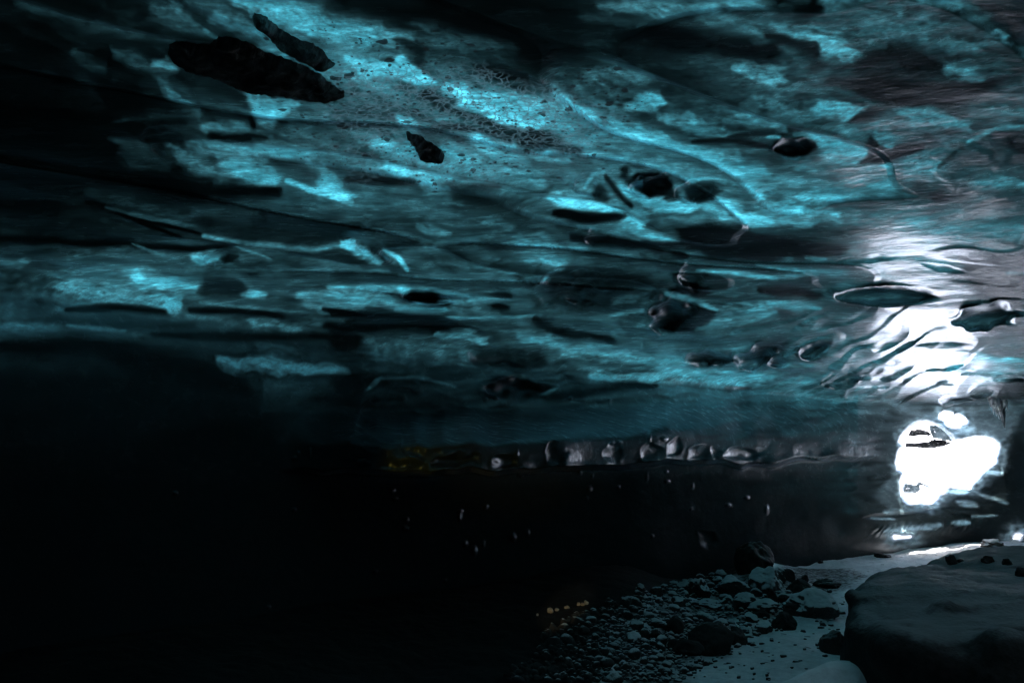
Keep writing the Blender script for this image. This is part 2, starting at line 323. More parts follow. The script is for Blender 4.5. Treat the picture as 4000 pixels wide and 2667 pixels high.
S(Q5,[(1240,840),(1450,890),(1760,930)],36,.46); S(Q5,[(1500,970),(1900,990),(2300,1030)],40,.42); S(Q5,[(1350,730),(1450,790),(1600,900),(1800,900)],32,.05); S(Q5,[(1800,840),(1860,850)],35,.34)
P(Q5,[(900,1030),(960,960),(1150,930),(1330,940),(1380,1000),(1420,1050),(1250,1080)],.085,.9,14); P(Q5,[(990,1265),(1030,1190),(1110,1125),(1300,1140),(1470,1190),(1400,1240),(1300,1275)],.015,.96,8)
S(Q5,[(1350,1255),(1480,1200)],10,.26); S(Q5,[(1700,1130),(2000,1140),(2380,1115)],30,.4); S(Q5,[(2230,1210),(2380,1215)],16,.4); S(Q5,[(1340,1260),(1600,1240),(1900,1180),(2120,1195)],28,.02)
P(Q5,[(0,1165),(60,1110),(140,1085),(300,1120),(700,1140),(600,1160),(300,1160),(230,1200),(150,1300),(0,1300)],.03,.7,30); S(Q5,[(230,1210),(320,1130)],16,.24); S(Q5,[(330,1140),(560,1125),(800,1190)],10,.2)
P(Q5,[(2070,700),(2130,640),(2352,640),(2420,760),(2352,830),(2150,810)],.05,.92,10); S(Q5,[(2190,590),(2380,640)],18,.5); S(Q5,[(2220,580),(2380,520)],24,.03); S(Q5,[(2080,570),(1800,640)],40,.3,.6); S(Q5,[(1820,730),(2040,690)],14,.36)
S(Q5,[(2240,320),(2320,340)],22,.03); S(Q5,[(1600,200),(2000,250),(2352,280)],35,.05); S(Q5,[(1950,160),(2100,210),(2352,220)],22,.46); S(Q5,[(1430,60),(1700,60),(1850,90)],34,.03)
# --- lower right ceiling
S(Q6,[(210,430),(400,440),(700,480),(1000,455)],15,.55); S(Q6,[(600,390),(900,440),(1190,430)],18,.4); S(Q6,[(1050,450),(1180,460)],22,.4); S(Q6,[(680,650),(1010,680)],24,.52); S(Q6,[(150,740),(700,710)],60,.4); S(Q6,[(560,700),(720,700)],26,.5)
S(Q6,[(780,350),(840,350)],16,.48); S(Q6,[(930,345),(1050,355)],14,.5); P(Q6,[(60,150),(300,120),(700,200),(1200,270),(1150,330),(700,370),(300,350),(100,250)],.04,.92,22); S(Q6,[(640,570),(1010,580)],28,.02); P(Q6,[(1930,340),(2352,340),(2352,650),(2150,640),(1980,480)],.025,.92,25)
P(Q6,[(0,620),(200,640),(360,690),(260,770),(120,830),(0,830)],.06,.9,14); P(Q6,[(20,570),(120,510),(240,540),(300,590),(180,610)],.02,.95,8); S(Q6,[(0,580),(180,620),(340,690)],16,.5)
P(Q6,[(150,1000),(220,965),(400,970),(440,1020),(380,1060),(200,1050)],.03,.8,22); P(Q6,[(460,1030),(600,930),(760,880),(830,900),(780,960),(660,1050)],.03,.8,24); S(Q6,[(900,990),(1080,920)],34,.04); S(Q6,[(700,1040),(800,1020)],16,.04)
S(Q6,[(-20,1100),(350,1130),(700,1130)],40,.44); S(Q6,[(0,1220),(500,1230)],45,.28); S(Q6,[(400,800),(900,790)],50,.25,.6); P(Q6,[(1080,1130),(1260,1080),(1310,1100),(1240,1170),(1230,1220),(850,1210)],.17,.9,8)
S(Q6,[(1800,1010),(2050,990),(2352,1030)],38,.6,.9); S(Q6,[(1900,1080),(2352,1080)],55,.5); S(Q6,[(1850,1130),(2300,1170)],50,.45,.8); S(Q6,[(2220,1230),(2352,1210)],70,.02)
S(Q6,[(2230,450),(2352,455)],10,.45); S(Q6,[(1700,700),(2352,690)],30,.05); S(Q6,[(1240,570),(1500,560),(1850,590)],36,.03,.95)
# --- ice round the openings
P(H1,[(1380,520),(1600,430),(1800,400),(2100,420),(2300,600),(2200,900),(1950,860),(1700,840),(1450,890),(1300,720),(1600,660)],.26,.85,18); S(H1,[(1430,780),(1640,740)],60,.42,.7); S(H1,[(1900,430),(1980,560)],50,.4,.6)
P(H1,[(2050,900),(2335,900),(2335,1568),(1750,1568),(1850,1330),(1990,1200)],.04,.9,20); S(H1,[(1830,1310),(2030,1330)],40,.5,.9); S(H1,[(1950,1250),(2050,1280)],28,.03)
P(H2,[(430,480),(560,250),(650,120),(760,150),(740,420),(820,560),(600,640),(480,560)],.25,.8,14); S(H2,[(520,670),(850,640)],36,.36,.85); S(H2,[(1350,390),(1600,400)],40,.6,.85); S(H2,[(1480,530),(1700,580)],50,.36); S(H2,[(1640,380),(1850,470),(2120,560)],26,.32)
S(H2,[(1640,720),(1990,715)],18,.3); S(H2,[(520,910),(850,890),(1230,830)],42,.42,.9); S(H2,[(330,740),(640,760)],16,.46); S(H2,[(1380,800),(1600,800)],30,.42); S(H2,[(0,1060),(900,1020),(1600,1040),(2100,1000)],55,.012)
S(H2,[(1300,880),(1900,900),(2335,800)],70,.015)

def glow_level(u, v, saw):
    """brightness level 0..1: glow and dark painted into the ice tint, silty patches included"""
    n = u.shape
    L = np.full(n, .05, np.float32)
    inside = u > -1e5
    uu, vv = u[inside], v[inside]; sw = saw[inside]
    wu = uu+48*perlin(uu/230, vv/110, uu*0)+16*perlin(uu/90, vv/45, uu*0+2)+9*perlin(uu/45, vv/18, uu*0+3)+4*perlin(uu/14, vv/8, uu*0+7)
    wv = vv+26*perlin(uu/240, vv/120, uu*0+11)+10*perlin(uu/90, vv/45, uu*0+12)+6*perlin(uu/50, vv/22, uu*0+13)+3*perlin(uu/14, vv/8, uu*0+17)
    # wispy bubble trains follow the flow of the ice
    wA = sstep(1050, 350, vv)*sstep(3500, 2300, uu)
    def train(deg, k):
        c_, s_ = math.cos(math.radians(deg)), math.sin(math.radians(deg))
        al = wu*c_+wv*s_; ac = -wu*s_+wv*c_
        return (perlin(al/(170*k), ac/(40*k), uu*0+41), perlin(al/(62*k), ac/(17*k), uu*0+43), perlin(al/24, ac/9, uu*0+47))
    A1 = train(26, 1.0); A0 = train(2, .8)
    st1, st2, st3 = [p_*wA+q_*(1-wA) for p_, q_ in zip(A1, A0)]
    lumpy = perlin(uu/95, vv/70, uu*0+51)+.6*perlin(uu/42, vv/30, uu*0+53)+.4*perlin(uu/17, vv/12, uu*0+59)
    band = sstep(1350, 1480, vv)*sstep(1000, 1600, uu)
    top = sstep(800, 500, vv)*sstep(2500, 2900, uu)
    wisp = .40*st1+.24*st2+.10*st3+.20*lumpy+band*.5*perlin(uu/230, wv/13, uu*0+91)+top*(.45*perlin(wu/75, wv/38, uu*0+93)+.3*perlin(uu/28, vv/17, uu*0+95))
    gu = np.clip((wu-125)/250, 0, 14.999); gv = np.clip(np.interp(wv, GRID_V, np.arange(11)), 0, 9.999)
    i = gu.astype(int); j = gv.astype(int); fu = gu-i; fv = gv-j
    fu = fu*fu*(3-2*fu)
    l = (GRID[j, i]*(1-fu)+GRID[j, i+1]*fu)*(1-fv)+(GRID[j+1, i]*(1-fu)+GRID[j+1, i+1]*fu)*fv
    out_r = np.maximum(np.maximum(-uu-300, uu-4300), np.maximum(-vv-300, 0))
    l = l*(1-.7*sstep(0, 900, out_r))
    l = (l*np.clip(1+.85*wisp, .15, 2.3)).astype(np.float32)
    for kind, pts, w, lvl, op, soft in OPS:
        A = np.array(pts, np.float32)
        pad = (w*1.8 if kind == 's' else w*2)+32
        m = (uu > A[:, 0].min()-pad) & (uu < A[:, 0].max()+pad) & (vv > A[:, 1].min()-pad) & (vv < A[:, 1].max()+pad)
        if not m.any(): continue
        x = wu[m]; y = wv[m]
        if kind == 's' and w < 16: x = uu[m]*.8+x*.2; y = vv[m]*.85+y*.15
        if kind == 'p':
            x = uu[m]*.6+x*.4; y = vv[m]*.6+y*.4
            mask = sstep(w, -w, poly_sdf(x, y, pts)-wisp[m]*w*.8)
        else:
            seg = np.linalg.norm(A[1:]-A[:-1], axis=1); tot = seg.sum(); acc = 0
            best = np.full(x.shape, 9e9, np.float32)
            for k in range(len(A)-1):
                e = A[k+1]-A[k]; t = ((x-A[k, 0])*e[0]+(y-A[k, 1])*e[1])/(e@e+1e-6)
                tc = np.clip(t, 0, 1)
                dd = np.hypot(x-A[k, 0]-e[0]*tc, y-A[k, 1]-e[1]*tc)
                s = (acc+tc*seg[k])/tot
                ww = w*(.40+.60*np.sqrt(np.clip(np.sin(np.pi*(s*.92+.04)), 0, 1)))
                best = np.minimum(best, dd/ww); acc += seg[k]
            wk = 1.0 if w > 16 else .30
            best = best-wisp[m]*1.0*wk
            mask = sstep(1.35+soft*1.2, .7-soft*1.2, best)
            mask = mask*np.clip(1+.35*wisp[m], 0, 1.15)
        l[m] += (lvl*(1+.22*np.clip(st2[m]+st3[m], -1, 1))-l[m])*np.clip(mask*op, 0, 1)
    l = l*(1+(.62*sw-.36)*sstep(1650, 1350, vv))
    L[inside] = l*(1+.22*sstep(1280, 1480, vv)*sstep(900, 1500, uu))*(1+.45*sstep(1500, 300, uu)*sstep(650, 950, vv))  # lifts the painted glow where little sun reaches the ice
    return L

# ------------------------------------------------------------------ node helpers
def new_mat(name):
    m = bpy.data.materials.new(name); m.use_nodes = True
    m.node_tree.nodes.clear()
    return m, m.node_tree
class NT:
    def __init__(s, t): s.t = t
    def n(s, typ, props=None, **ins):
        nd = s.t.nodes.new(typ)
        for k, v in (props or {}).items(): setattr(nd, k, v)
        for k, v in ins.items():
            key = int(k[1:]) if k[0] == 'i' and k[1:].isdigit() else k.replace('_', ' ')
            sock = nd.inputs[key]
            if hasattr(v, 'is_output'): s.t.links.new(v, sock)
            else: sock.default_value = v
        return nd
    def math(s, op, a, b=0.0, c=None, clamp=False):
        kw = dict(i0=a, i1=b)
        if c is not None: kw['i2'] = c
        return s.n('ShaderNodeMath', dict(operation=op, use_clamp=clamp), **kw).outputs[0]
    def rng(s, v, a, b, c, d, smooth=True):
        nd = s.n('ShaderNodeMapRange', dict(interpolation_type='SMOOTHSTEP' if smooth else 'LINEAR'), Value=v)
        for k, x in zip(('From Min', 'From Max', 'To Min', 'To Max'), (a, b, c, d)): nd.inputs[k].default_value = x
        return nd.outputs[0]
    def mixc(s, f, a, b, mode='MIX'):
        nd = s.n('ShaderNodeMix', dict(data_type='RGBA', blend_type=mode))
        for sock, v in ((nd.inputs[0], f), (nd.inputs[6], a), (nd.inputs[7], b)):
            if hasattr(v, 'is_output'): s.t.links.new(v, sock)
            else: sock.default_value = v
        return nd.outputs[2]

def mat_ice():
    m, t = new_mat('glacier ice'); g = NT(t)
    pos = g.n('ShaderNodeTexCoord').outputs['Object']
    flow = g.n('ShaderNodeMapping', Vector=pos, Rotation=(0, 0, math.radians(-30)), Scale=(.42, 1, 1)).outputs[0]
    tint = g.n('ShaderNodeVertexColor', dict(layer_name='tint')).outputs['Color']
    mask = g.n('ShaderNodeSeparateColor', Color=g.n('ShaderNodeVertexColor', dict(layer_name='mask')).outputs['Color'])
    n1 = g.n('ShaderNodeTexNoise', Vector=flow, Scale=2.6, Detail=6.0, Roughness=.62, Distortion=.7).outputs[0]
    n2 = g.n('ShaderNodeTexNoise', Vector=flow, Scale=11.0, Detail=6.0, Roughness=.68, Distortion=.4).outputs[0]
    n3 = g.n('ShaderNodeTexNoise', Vector=pos, Scale=46.0, Detail=4.0, Roughness=.7).outputs[0]
    f = g.math('MULTIPLY', g.rng(n1, .30, .70, .58, 1.42), g.rng(n2, .30, .70, .58, 1.42))
    f = g.math('MULTIPLY', f, g.rng(n3, .28, .72, .72, 1.28))
    # silt grains
    vo = g.n('ShaderNodeTexVoronoi', dict(feature='F1'), Vector=g.n('ShaderNodeVectorMath', dict(operation='MULTIPLY_ADD'), i0=g.n('ShaderNodeTexNoise', Vector=pos, Scale=20.0).outputs[1], i1=(.05, .05, .05), i2=pos).outputs[0], Scale=17.0, Randomness=1.0)
    rnd = g.n('ShaderNodeSeparateColor', Color=vo.outputs['Color']).outputs[0]
    size = g.math('MULTIPLY', g.rng(rnd, .5, 1.0, 0, .36), mask.outputs[0])
    grain = g.math('LESS_THAN', vo.outputs['Distance'], size)
    vo2 = g.n('ShaderNodeTexVoronoi', dict(feature='F1'), Vector=pos, Scale=52.0)
    r2 = g.n('ShaderNodeSeparateColor', Color=vo2.outputs['Color']).outputs[0]
    g2 = g.math('LESS_THAN', vo2.outputs['Distance'], g.math('MULTIPLY', g.rng(r2, .6, 1.0, 0, .42), mask.outputs[0]))
    grain = g.math('MULTIPLY', g.math('MAXIMUM', grain, g2), .9)
    # fine frost cracks
    wv = g.n('ShaderNodeVectorMath', dict(operation='MULTIPLY_ADD'), i0=g.n('ShaderNodeTexNoise', Vector=pos, Scale=14.0, Detail=3.0).outputs[1], i1=(.10, .10, .10), i2=pos).outputs[0]
    ve = g.n('ShaderNodeTexVoronoi', dict(feature='DISTANCE_TO_EDGE'), Vector=wv, Scale=24.0).outputs['Distance']
    crack = g.math('MULTIPLY', g.rng(ve, .0, .15, 1, 0), mask.outputs[1])
    n4 = g.n('ShaderNodeTexNoise', Vector=flow, Scale=30.0, Detail=5.0, Roughness=.75, Distortion=.3).outputs[0]
    f = g.math('MULTIPLY', f, g.rng(n4, .32, .68, .66, 1.34))
    nz = g.math('ABSOLUTE', g.n('ShaderNodeSeparateXYZ', Vector=g.n('ShaderNodeNewGeometry').outputs['Normal']).outputs[2])
    f = g.math('ADD', 1.0, g.math('MULTIPLY', g.math('SUBTRACT', f, 1.0), g.rng(nz, .15, .75, .35, 1.0)))
    c = g.n('ShaderNodeVectorMath', dict(operation='SCALE'), i0=tint, Scale=f).outputs[0]
    c = g.mixc(grain, c, (.0025, .003, .0035, 1))
    c = g.mixc(g.math('MULTIPLY', crack, .75), c, (.034, .068, .078, 1))
    # meltwater ripples on the skin
    b1 = g.n('ShaderNodeTexNoise', Vector=flow, Scale=5.0, Detail=4.0, Roughness=.55).outputs[0]
    b2 = g.n('ShaderNodeTexNoise', Vector=flow, Scale=26.0, Detail=3.0, Roughness=.6).outputs[0]
    bs = g.math('ADD', g.math('MULTIPLY', b1, .017), g.math('MULTIPLY', b2, .0022))
    bump = g.n('ShaderNodeBump', Height=bs, Strength=.8, Distance=1.0).outputs[0]
    fr = g.n('ShaderNodeFresnel', IOR=1.33, Normal=bump).outputs[0]
    tr = g.n('ShaderNodeBsdfTranslucent', Color=c).outputs[0]
    df = g.n('ShaderNodeBsdfDiffuse', Color=(.022, .030, .032, 1), Normal=bump).outputs[0]
    body = g.n('ShaderNodeAddShader', i0=tr, i1=df).outputs[0]
    gl = g.n('ShaderNodeBsdfGlossy', Color=(.86, .90, .98, 1), Roughness=g.rng(n2, .3, .7, .17, .30), Normal=bump).outputs[0]
    gl2 = g.n('ShaderNodeBsdfGlossy', Color=(.84, .87, .98, 1), Roughness=.42, Normal=bump).outputs[0]
    gl = g.n('ShaderNodeMixShader', Fac=.45, i1=gl, i2=gl2).outputs[0]
    fr = g.math('MULTIPLY', fr, g.rng(mask.outputs[2], 0, 1, 1, .20))       # reflection turned down to darken the foot of the wall
    mx = g.n('ShaderNodeMixShader', Fac=fr, i1=body, i2=gl).outputs[0]
    g.n('ShaderNodeOutputMaterial', Surface=mx)
    return m

def mat_glacier_top():
    m, t = new_mat('glacier surface snow'); g = NT(t)
    pos = g.n('ShaderNodeTexCoord').outputs['Object']
    n = g.n('ShaderNodeTexNoise', Vector=pos, Scale=.9, Detail=5.0).outputs[0]
    c = g.mixc(n, (.72, .76, .78, 1), (.86, .87, .88, 1))
    tr = g.n('ShaderNodeBsdfTranslucent', Color=g.mixc(n, (.17, .18, .185, 1), (.21, .215, .22, 1))).outputs[0]
    df = g.n('ShaderNodeBsdfDiffuse', Color=c).outputs[0]
    mx = g.n('ShaderNodeMixShader', Fac=.55, i1=df, i2=tr).outputs[0]
    g.n('ShaderNodeOutputMaterial', Surface=mx)
    return m

def mat_snow(name='trodden snow', lo=(.55,.56,.57,1), hi=(.86,.87,.88,1), dirt=True, bumpd=.02):
    m, t = new_mat(name); g = NT(t)
    pos = g.n('ShaderNodeTexCoord').outputs['Object']
    n1 = g.n('ShaderNodeTexNoise', Vector=pos, Scale=1.3, Detail=6.0, Roughness=.6).outputs[0]
    n2 = g.n('ShaderNodeTexNoise', Vector=pos, Scale=16.0, Detail=5.0, Roughness=.65).outputs[0]
    c = g.mixc(g.rng(g.math('ADD', g.math('MULTIPLY', n1, .6), g.math('MULTIPLY', n2, .4)), .35, .62, 0, 1), lo, hi)
    if dirt:
        vo = g.n('ShaderNodeTexVoronoi', dict(feature='F1'), Vector=pos, Scale=9.0)
        r = g.n('ShaderNodeSeparateColor', Color=vo.outputs['Color']).outputs[0]
        k = g.math('LESS_THAN', g.math('ADD', vo.outputs['Distance'], g.math('MULTIPLY', n2, .25)), g.rng(r, .60, 1, .0, .42))
        c = g.mixc(g.math('MULTIPLY', k, .75), c, (.06, .065, .065, 1))
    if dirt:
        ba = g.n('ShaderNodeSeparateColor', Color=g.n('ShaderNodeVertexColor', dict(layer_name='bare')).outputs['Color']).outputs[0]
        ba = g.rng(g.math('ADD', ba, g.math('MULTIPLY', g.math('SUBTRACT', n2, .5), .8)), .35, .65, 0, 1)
        c = g.mixc(ba, c, (.012, .012, .012, 1))  # blackens the left floor as if in shade, and open ground in the gravel
    n3 = g.n('ShaderNodeTexNoise', Vector=pos, Scale=60.0, Detail=3.0).outputs[0]
    bump = g.n('ShaderNodeBump', Height=g.math('ADD', n2, g.math('MULTIPLY', n3, .3)), Strength=.7, Distance=bumpd).outputs[0]
    bs = g.n('ShaderNodeBsdfPrincipled', Base_Color=c, Roughness=.75, Normal=bump)
    bs.inputs['Specular IOR Level'].default_value = .2
    g.n('ShaderNodeOutputMaterial', Surface=bs.outputs[0])
    return m

def mat_rock(name, base=(.035,.036,.036,1), snow=.5, snowcol=(.42,.46,.47,1), rough=.7, thin=False):
    """stone with frost lying on its upward faces"""
    m, t = new_mat(name); g = NT(t)
    pos = g.n('ShaderNodeTexCoord').outputs['Object']
    rnd = g.n('ShaderNodeObjectInfo').outputs['Random']
    geo = g.n('ShaderNodeNewGeometry')
    nz = g.n('ShaderNodeSeparateXYZ', Vector=geo.outputs['Normal']).outputs[2]
    n1 = g.n('ShaderNodeTexNoise', Vector=pos, Scale=9.0, Detail=6.0, Roughness=.65).outputs[0]
    n2 = g.n('ShaderNodeTexNoise', Vector=pos, Scale=45.0, Detail=4.0, Roughness=.65).outputs[0]
    c = g.mixc(g.rng(n2, .3, .7, 0, 1), tuple(x*.6 for x in base[:3])+(1,), tuple(x*1.5 for x in base[:3])+(1,))
    lim = g.math('ADD', nz, g.math('MULTIPLY', g.math('SUBTRACT', n1, .5), .9))
    lim = g.math('ADD', lim, g.math('MULTIPLY', g.math('SUBTRACT', rnd, .5), .35))
    if thin:  # frost fades leftwards, darkening the stones there in place of shade
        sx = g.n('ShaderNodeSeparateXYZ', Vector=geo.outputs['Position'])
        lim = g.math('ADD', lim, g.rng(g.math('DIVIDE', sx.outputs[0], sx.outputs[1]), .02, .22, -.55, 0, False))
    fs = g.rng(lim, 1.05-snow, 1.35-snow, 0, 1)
    c = g.mixc(fs, c, snowcol)
    bump = g.n('ShaderNodeBump', Height=g.math('ADD', n1, g.math('MULTIPLY', n2, .4)), Strength=.6, Distance=.02).outputs[0]
    bs = g.n('ShaderNodeBsdfPrincipled', Base_Color=c, Roughness=rough, Normal=bump)
    bs.inputs['Specular IOR Level'].default_value = .3
    g.n('ShaderNodeOutputMaterial', Surface=bs.outputs[0])
    return m

def mat_silt(name='frozen silt', a=(.07,.066,.066,1), b=(.34,.34,.34,1)):
    m, t = new_mat(name); g = NT(t)
    pos = g.n('ShaderNodeTexCoord').outputs['Object']
    n1 = g.n('ShaderNodeTexNoise', Vector=pos, Scale=7.0, Detail=6.0, Roughness=.7).outputs[0]
    vo = g.n('ShaderNodeTexVoronoi', dict(feature='F1'), Vector=pos, Scale=26.0)
    r = g.n('ShaderNodeSeparateColor', Color=vo.outputs['Color']).outputs[0]
    k = g.math('MULTIPLY', g.math('GREATER_THAN', r, .93), g.math('LESS_THAN', vo.outputs['Distance'], .3))
    c = g.mixc(g.rng(n1, .45, .75, 0, 1), a, b)
    c = g.mixc(k, c, (.30, .29, .28, 1))
    bump = g.n('ShaderNodeBump', Height=n1, Strength=.8, Distance=.03).outputs[0]
    bs = g.n('ShaderNodeBsdfPrincipled', Base_Color=c, Roughness=.85, Normal=bump)
    bs.inputs['Specular IOR Level'].default_value = .2
    g.n('ShaderNodeOutputMaterial', Surface=bs.outputs[0])
    return m

def mat_clear_ice(name='clear ice', tint=(.55,.68,.72,1)):
    m, t = new_mat(name); g = NT(t)
    pos = g.n('ShaderNodeTexCoord').outputs['Object']
    n1 = g.n('ShaderNodeTexNoise', Vector=pos, Scale=6.0, Detail=5.0, Roughness=.65).outputs[0]
    c = g.mixc(g.rng(n1, .35, .65, 0, 1), tuple(x*.35 for x in tint[:3])+(1,), tint)
    bump = g.n('ShaderNodeBump', Height=n1, Strength=.5, Distance=.05).outputs[0]
    tr = g.n('ShaderNodeBsdfTranslucent', Color=c).outputs[0]
    df = g.n('ShaderNodeBsdfDiffuse', Color=c).outputs[0]
    a = g.n('ShaderNodeMixShader', Fac=.35, i1=tr, i2=df).outputs[0]
    gl = g.n('ShaderNodeBsdfGlossy', Roughness=.12, Normal=bump).outputs[0]
    fr = g.n('ShaderNodeFresnel', IOR=1.31, Normal=bump).outputs[0]
    g.n('ShaderNodeOutputMaterial', Surface=g.n('ShaderNodeMixShader', Fac=fr, i1=a, i2=gl).outputs[0])
    return m

ICE = mat_ice(); TOP = mat_glacier_top(); SNOW = mat_snow(); SILT = mat_silt()
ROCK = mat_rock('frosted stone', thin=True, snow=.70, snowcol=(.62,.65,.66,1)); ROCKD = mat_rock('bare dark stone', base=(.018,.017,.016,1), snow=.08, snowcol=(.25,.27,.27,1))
ROCKS = mat_rock('snow capped stone', base=(.030,.031,.032,1), snow=.80, snowcol=(.62,.65,.66,1))
BLOCK = mat_rock('snow dusted ledge', base=(.016,.017,.018,1), snow=.46, snowcol=(.115,.13,.133,1))
CLEAR = mat_clear_ice(tint=(.22,.26,.28,1)); ASH = mat_silt('volcanic ash ice', (.008,.008,.009,1), (.03,.03,.032,1))

# ------------------------------------------------------------------ mesh from arrays
def mesh_obj(name, V, F, mat, smooth=True, link=True):
    me = bpy.data.meshes.new(name)
    V = np.ascontiguousarray(V, np.float32); F = np.ascontiguousarray(F, np.int32)
    k = F.shape[1]
    me.vertices.add(len(V)); me.vertices.foreach_set('co', V.ravel())
    me.loops.add(F.size); me.loops.foreach_set('vertex_index', F.ravel())
    me.polygons.add(len(F)); me.polygons.foreach_set('loop_start', np.arange(0, F.size, k, dtype=np.int32))
    me.update(calc_edges=True); me.validate()
    if smooth: me.polygons.foreach_set('use_smooth', np.ones(len(me.polygons), bool))
    me.materials.append(mat)
    o = bpy.data.objects.new(name, me)
    if link: col.objects.link(o)
    return o

def grid_faces(nr, nc, wrap=False):
    r = np.arange(nr-1)[:, None]; c = np.arange(nc if wrap else nc-1)[None, :]
    c2 = (c+1) % nc
    return np.stack([r*nc+c, r*nc+c2, (r+1)*nc+c2, (r+1)*nc+c], -1).reshape(-1, 4)

# ------------------------------------------------------------------ the ice vault (inner skin, thick ice, outer skin)
def build_vault():
    az = np.radians(np.concatenate([np.linspace(-180, -48, 90, endpoint=False), np.linspace(-48, 48, 1260, endpoint=False), np.linspace(48, 180, 90, endpoint=False)])).astype(np.float32)
    elmin = -np.arctan(2.2/wall_R(az))
    t0 = np.linspace(90, 46, 40, endpoint=False)
    t1 = np.linspace(0, 1, 880)
    rows = []
    E0 = np.repeat(np.radians(np.maximum(t0, 0))[:, None], len(az), 1)
    E1 = np.radians(46)*(1-t1)[:, None]+elmin[None, :]*t1[:, None]
    EL = np.concatenate([E0, E1], 0).astype(np.float32); EL[0] = math.radians(89.9)
    AZ = np.repeat(az[None, :], EL.shape[0], 0)
    U, Vv = azel_px(AZ, EL)
    Uf, Vf = U.ravel().astype(np.float32), Vv.ravel().astype(np.float32)
    r, s = inner_radius(AZ.ravel(), EL.ravel(), Uf, Vf)
    el = EL.ravel(); a = AZ.ravel()
    V = np.stack([r*np.cos(el)*np.sin(a), r*np.cos(el)*np.cos(a), r*np.sin(el)+CAM_Z], -1)
    F = grid_faces(EL.shape[0], len(az), True)[:, ::-1]     # facing the room
    keep = ~((s[F] < 0).sum(1) >= 3)
    F = F[keep]
    fa, fb = flow_ab(a, el); sw = scallop(fa.astype(np.float32), fb.astype(np.float32))
    sw = .58+(sw-.58)*(1-sstep(5.5, 10, r))*sstep(.8, 1.3, V[:, 2]-CAM_Z)*sstep(1.0, .78, 1.9/np.maximum(np.tan(el), .02)/wall_R(a))
    L = glow_level(Uf, Vf, sw)
    n_in = len(V)
    # outer skin, coarser
    ea = np.radians(np.linspace(-180, 180, 480, endpoint=False)); 
    ee = np.concatenate([np.linspace(89.5, 40, 20, endpoint=False), np.linspace(40, -1, 160)])
    A2 = np.repeat(ea[None, :], len(ee)+1, 0)
    low = -np.degrees(np.arctan(2.2/wall_R(ea)))
    E2 = np.radians(np.concatenate([np.repeat(ee[:, None], len(ea), 1), low[None, :]], 0))
    # add finer rows round the openings
    U2, V2 = azel_px(A2, E2)
    q = np.minimum(1.72/np.maximum(np.sin(E2), .02), 1e3)
    R = wall_R(A2)
    hh = 1.72+.040*np.minimum(1.9/np.maximum(np.tan(E2), .02), R)*np.sin(A2)+.014*np.minimum(1.9/np.maximum(np.tan(E2), .02), R)*np.cos(A2)
    rc = np.where(E2 > .03, (hh+.55)/np.maximum(np.sin(E2), .03), 1e3); rw = (R+.75)/np.maximum(np.cos(E2), .05)
    k = .16; q = np.clip(.5+.5*(rw-rc)/(k*R), 0, 1)
    r2 = rw*(1-q)+rc*q-k*R*q*(1-q)
    s2 = open_sdf(U2.ravel().astype(np.float32), V2.ravel().astype(np.float32))
    # near the openings the ice thins to the lip
    ri, _ = inner_radius(A2.ravel(), E2.ravel(), U2.ravel(), V2.ravel())
    thin = sstep(150, 40, s2)
    r2 = r2.ravel(); r2 = np.maximum(r2, ri+.2)*(1-thin)+(ri+.30)*thin
    e2, a2 = E2.ravel(), A2.ravel()
    Vo = np.stack([r2*np.cos(e2)*np.sin(a2), r2*np.cos(e2)*np.cos(a2), r2*np.sin(e2)+CAM_Z], -1)
    Fo = grid_faces(E2.shape[0], len(ea), True)
    Fo = Fo[(s2[Fo].min(1) > 10)]
    allV = np.concatenate([V, Vo]); allF = np.concatenate([F, Fo+n_in])
    o = mesh_obj('ice_ceiling', allV, allF, ICE)
    o.data.materials.append(TOP)
    mi = np.zeros(len(o.data.polygons), np.int32); mi[len(F):] = 1
    o.data.polygons.foreach_set('material_index', mi)
    # ice attributes
    L = np.where(Uf > -1e5, np.maximum(L, (.40*sstep(75, 8, s)+.10*sstep(200, 60, s))*(.75+.5*perlin(Uf/24, Vf/16, Uf*0+99))), L)       # rim glow painted into the tint, where the ice thins
    # added fill light: tint of unseen roof brightened overhead and on the right
    roof_fill = sstep(42, 54, np.degrees(el))*np.exp(-((np.degrees(a)-25)/42)**2)
    azd_ = np.degrees(a); roof_fill = np.maximum(roof_fill, sstep(37.5, 44, azd_)*sstep(100, 75, azd_)*sstep(13, 22, np.degrees(el))*(Uf > 4150))
    roof_fill = np.maximum(roof_fill, sstep(39, 44, azd_)*sstep(100, 75, azd_)*sstep(13, 22, np.degrees(el))*(Uf < -1e5))
    L = np.maximum(L, (.70*roof_fill*(.85+.45*fbm(V[:, 0]*.8, V[:, 1]*1.6, V[:, 2], 4)))*(roof_fill > .05))
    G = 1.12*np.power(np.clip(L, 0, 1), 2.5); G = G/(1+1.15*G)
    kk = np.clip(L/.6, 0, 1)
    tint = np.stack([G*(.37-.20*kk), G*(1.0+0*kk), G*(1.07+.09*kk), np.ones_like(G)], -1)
    nl = len(allV)
    near = np.maximum(sstep(420, 30, s)*.75, .85*roof_fill)[:, None]
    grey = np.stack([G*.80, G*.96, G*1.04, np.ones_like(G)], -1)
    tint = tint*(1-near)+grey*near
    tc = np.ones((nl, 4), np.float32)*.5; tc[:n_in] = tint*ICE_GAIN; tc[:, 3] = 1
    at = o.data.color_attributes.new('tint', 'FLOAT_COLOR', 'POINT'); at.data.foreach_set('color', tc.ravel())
    inb = Uf > -1e5
    wob = 120*perlin(Uf/180, Vf/110, Uf*0+21)
    speck = sstep(1.1, .5, np.hypot((Uf-1750+wob)/1050, (Vf-420+wob*.4)/430))*.95+.12
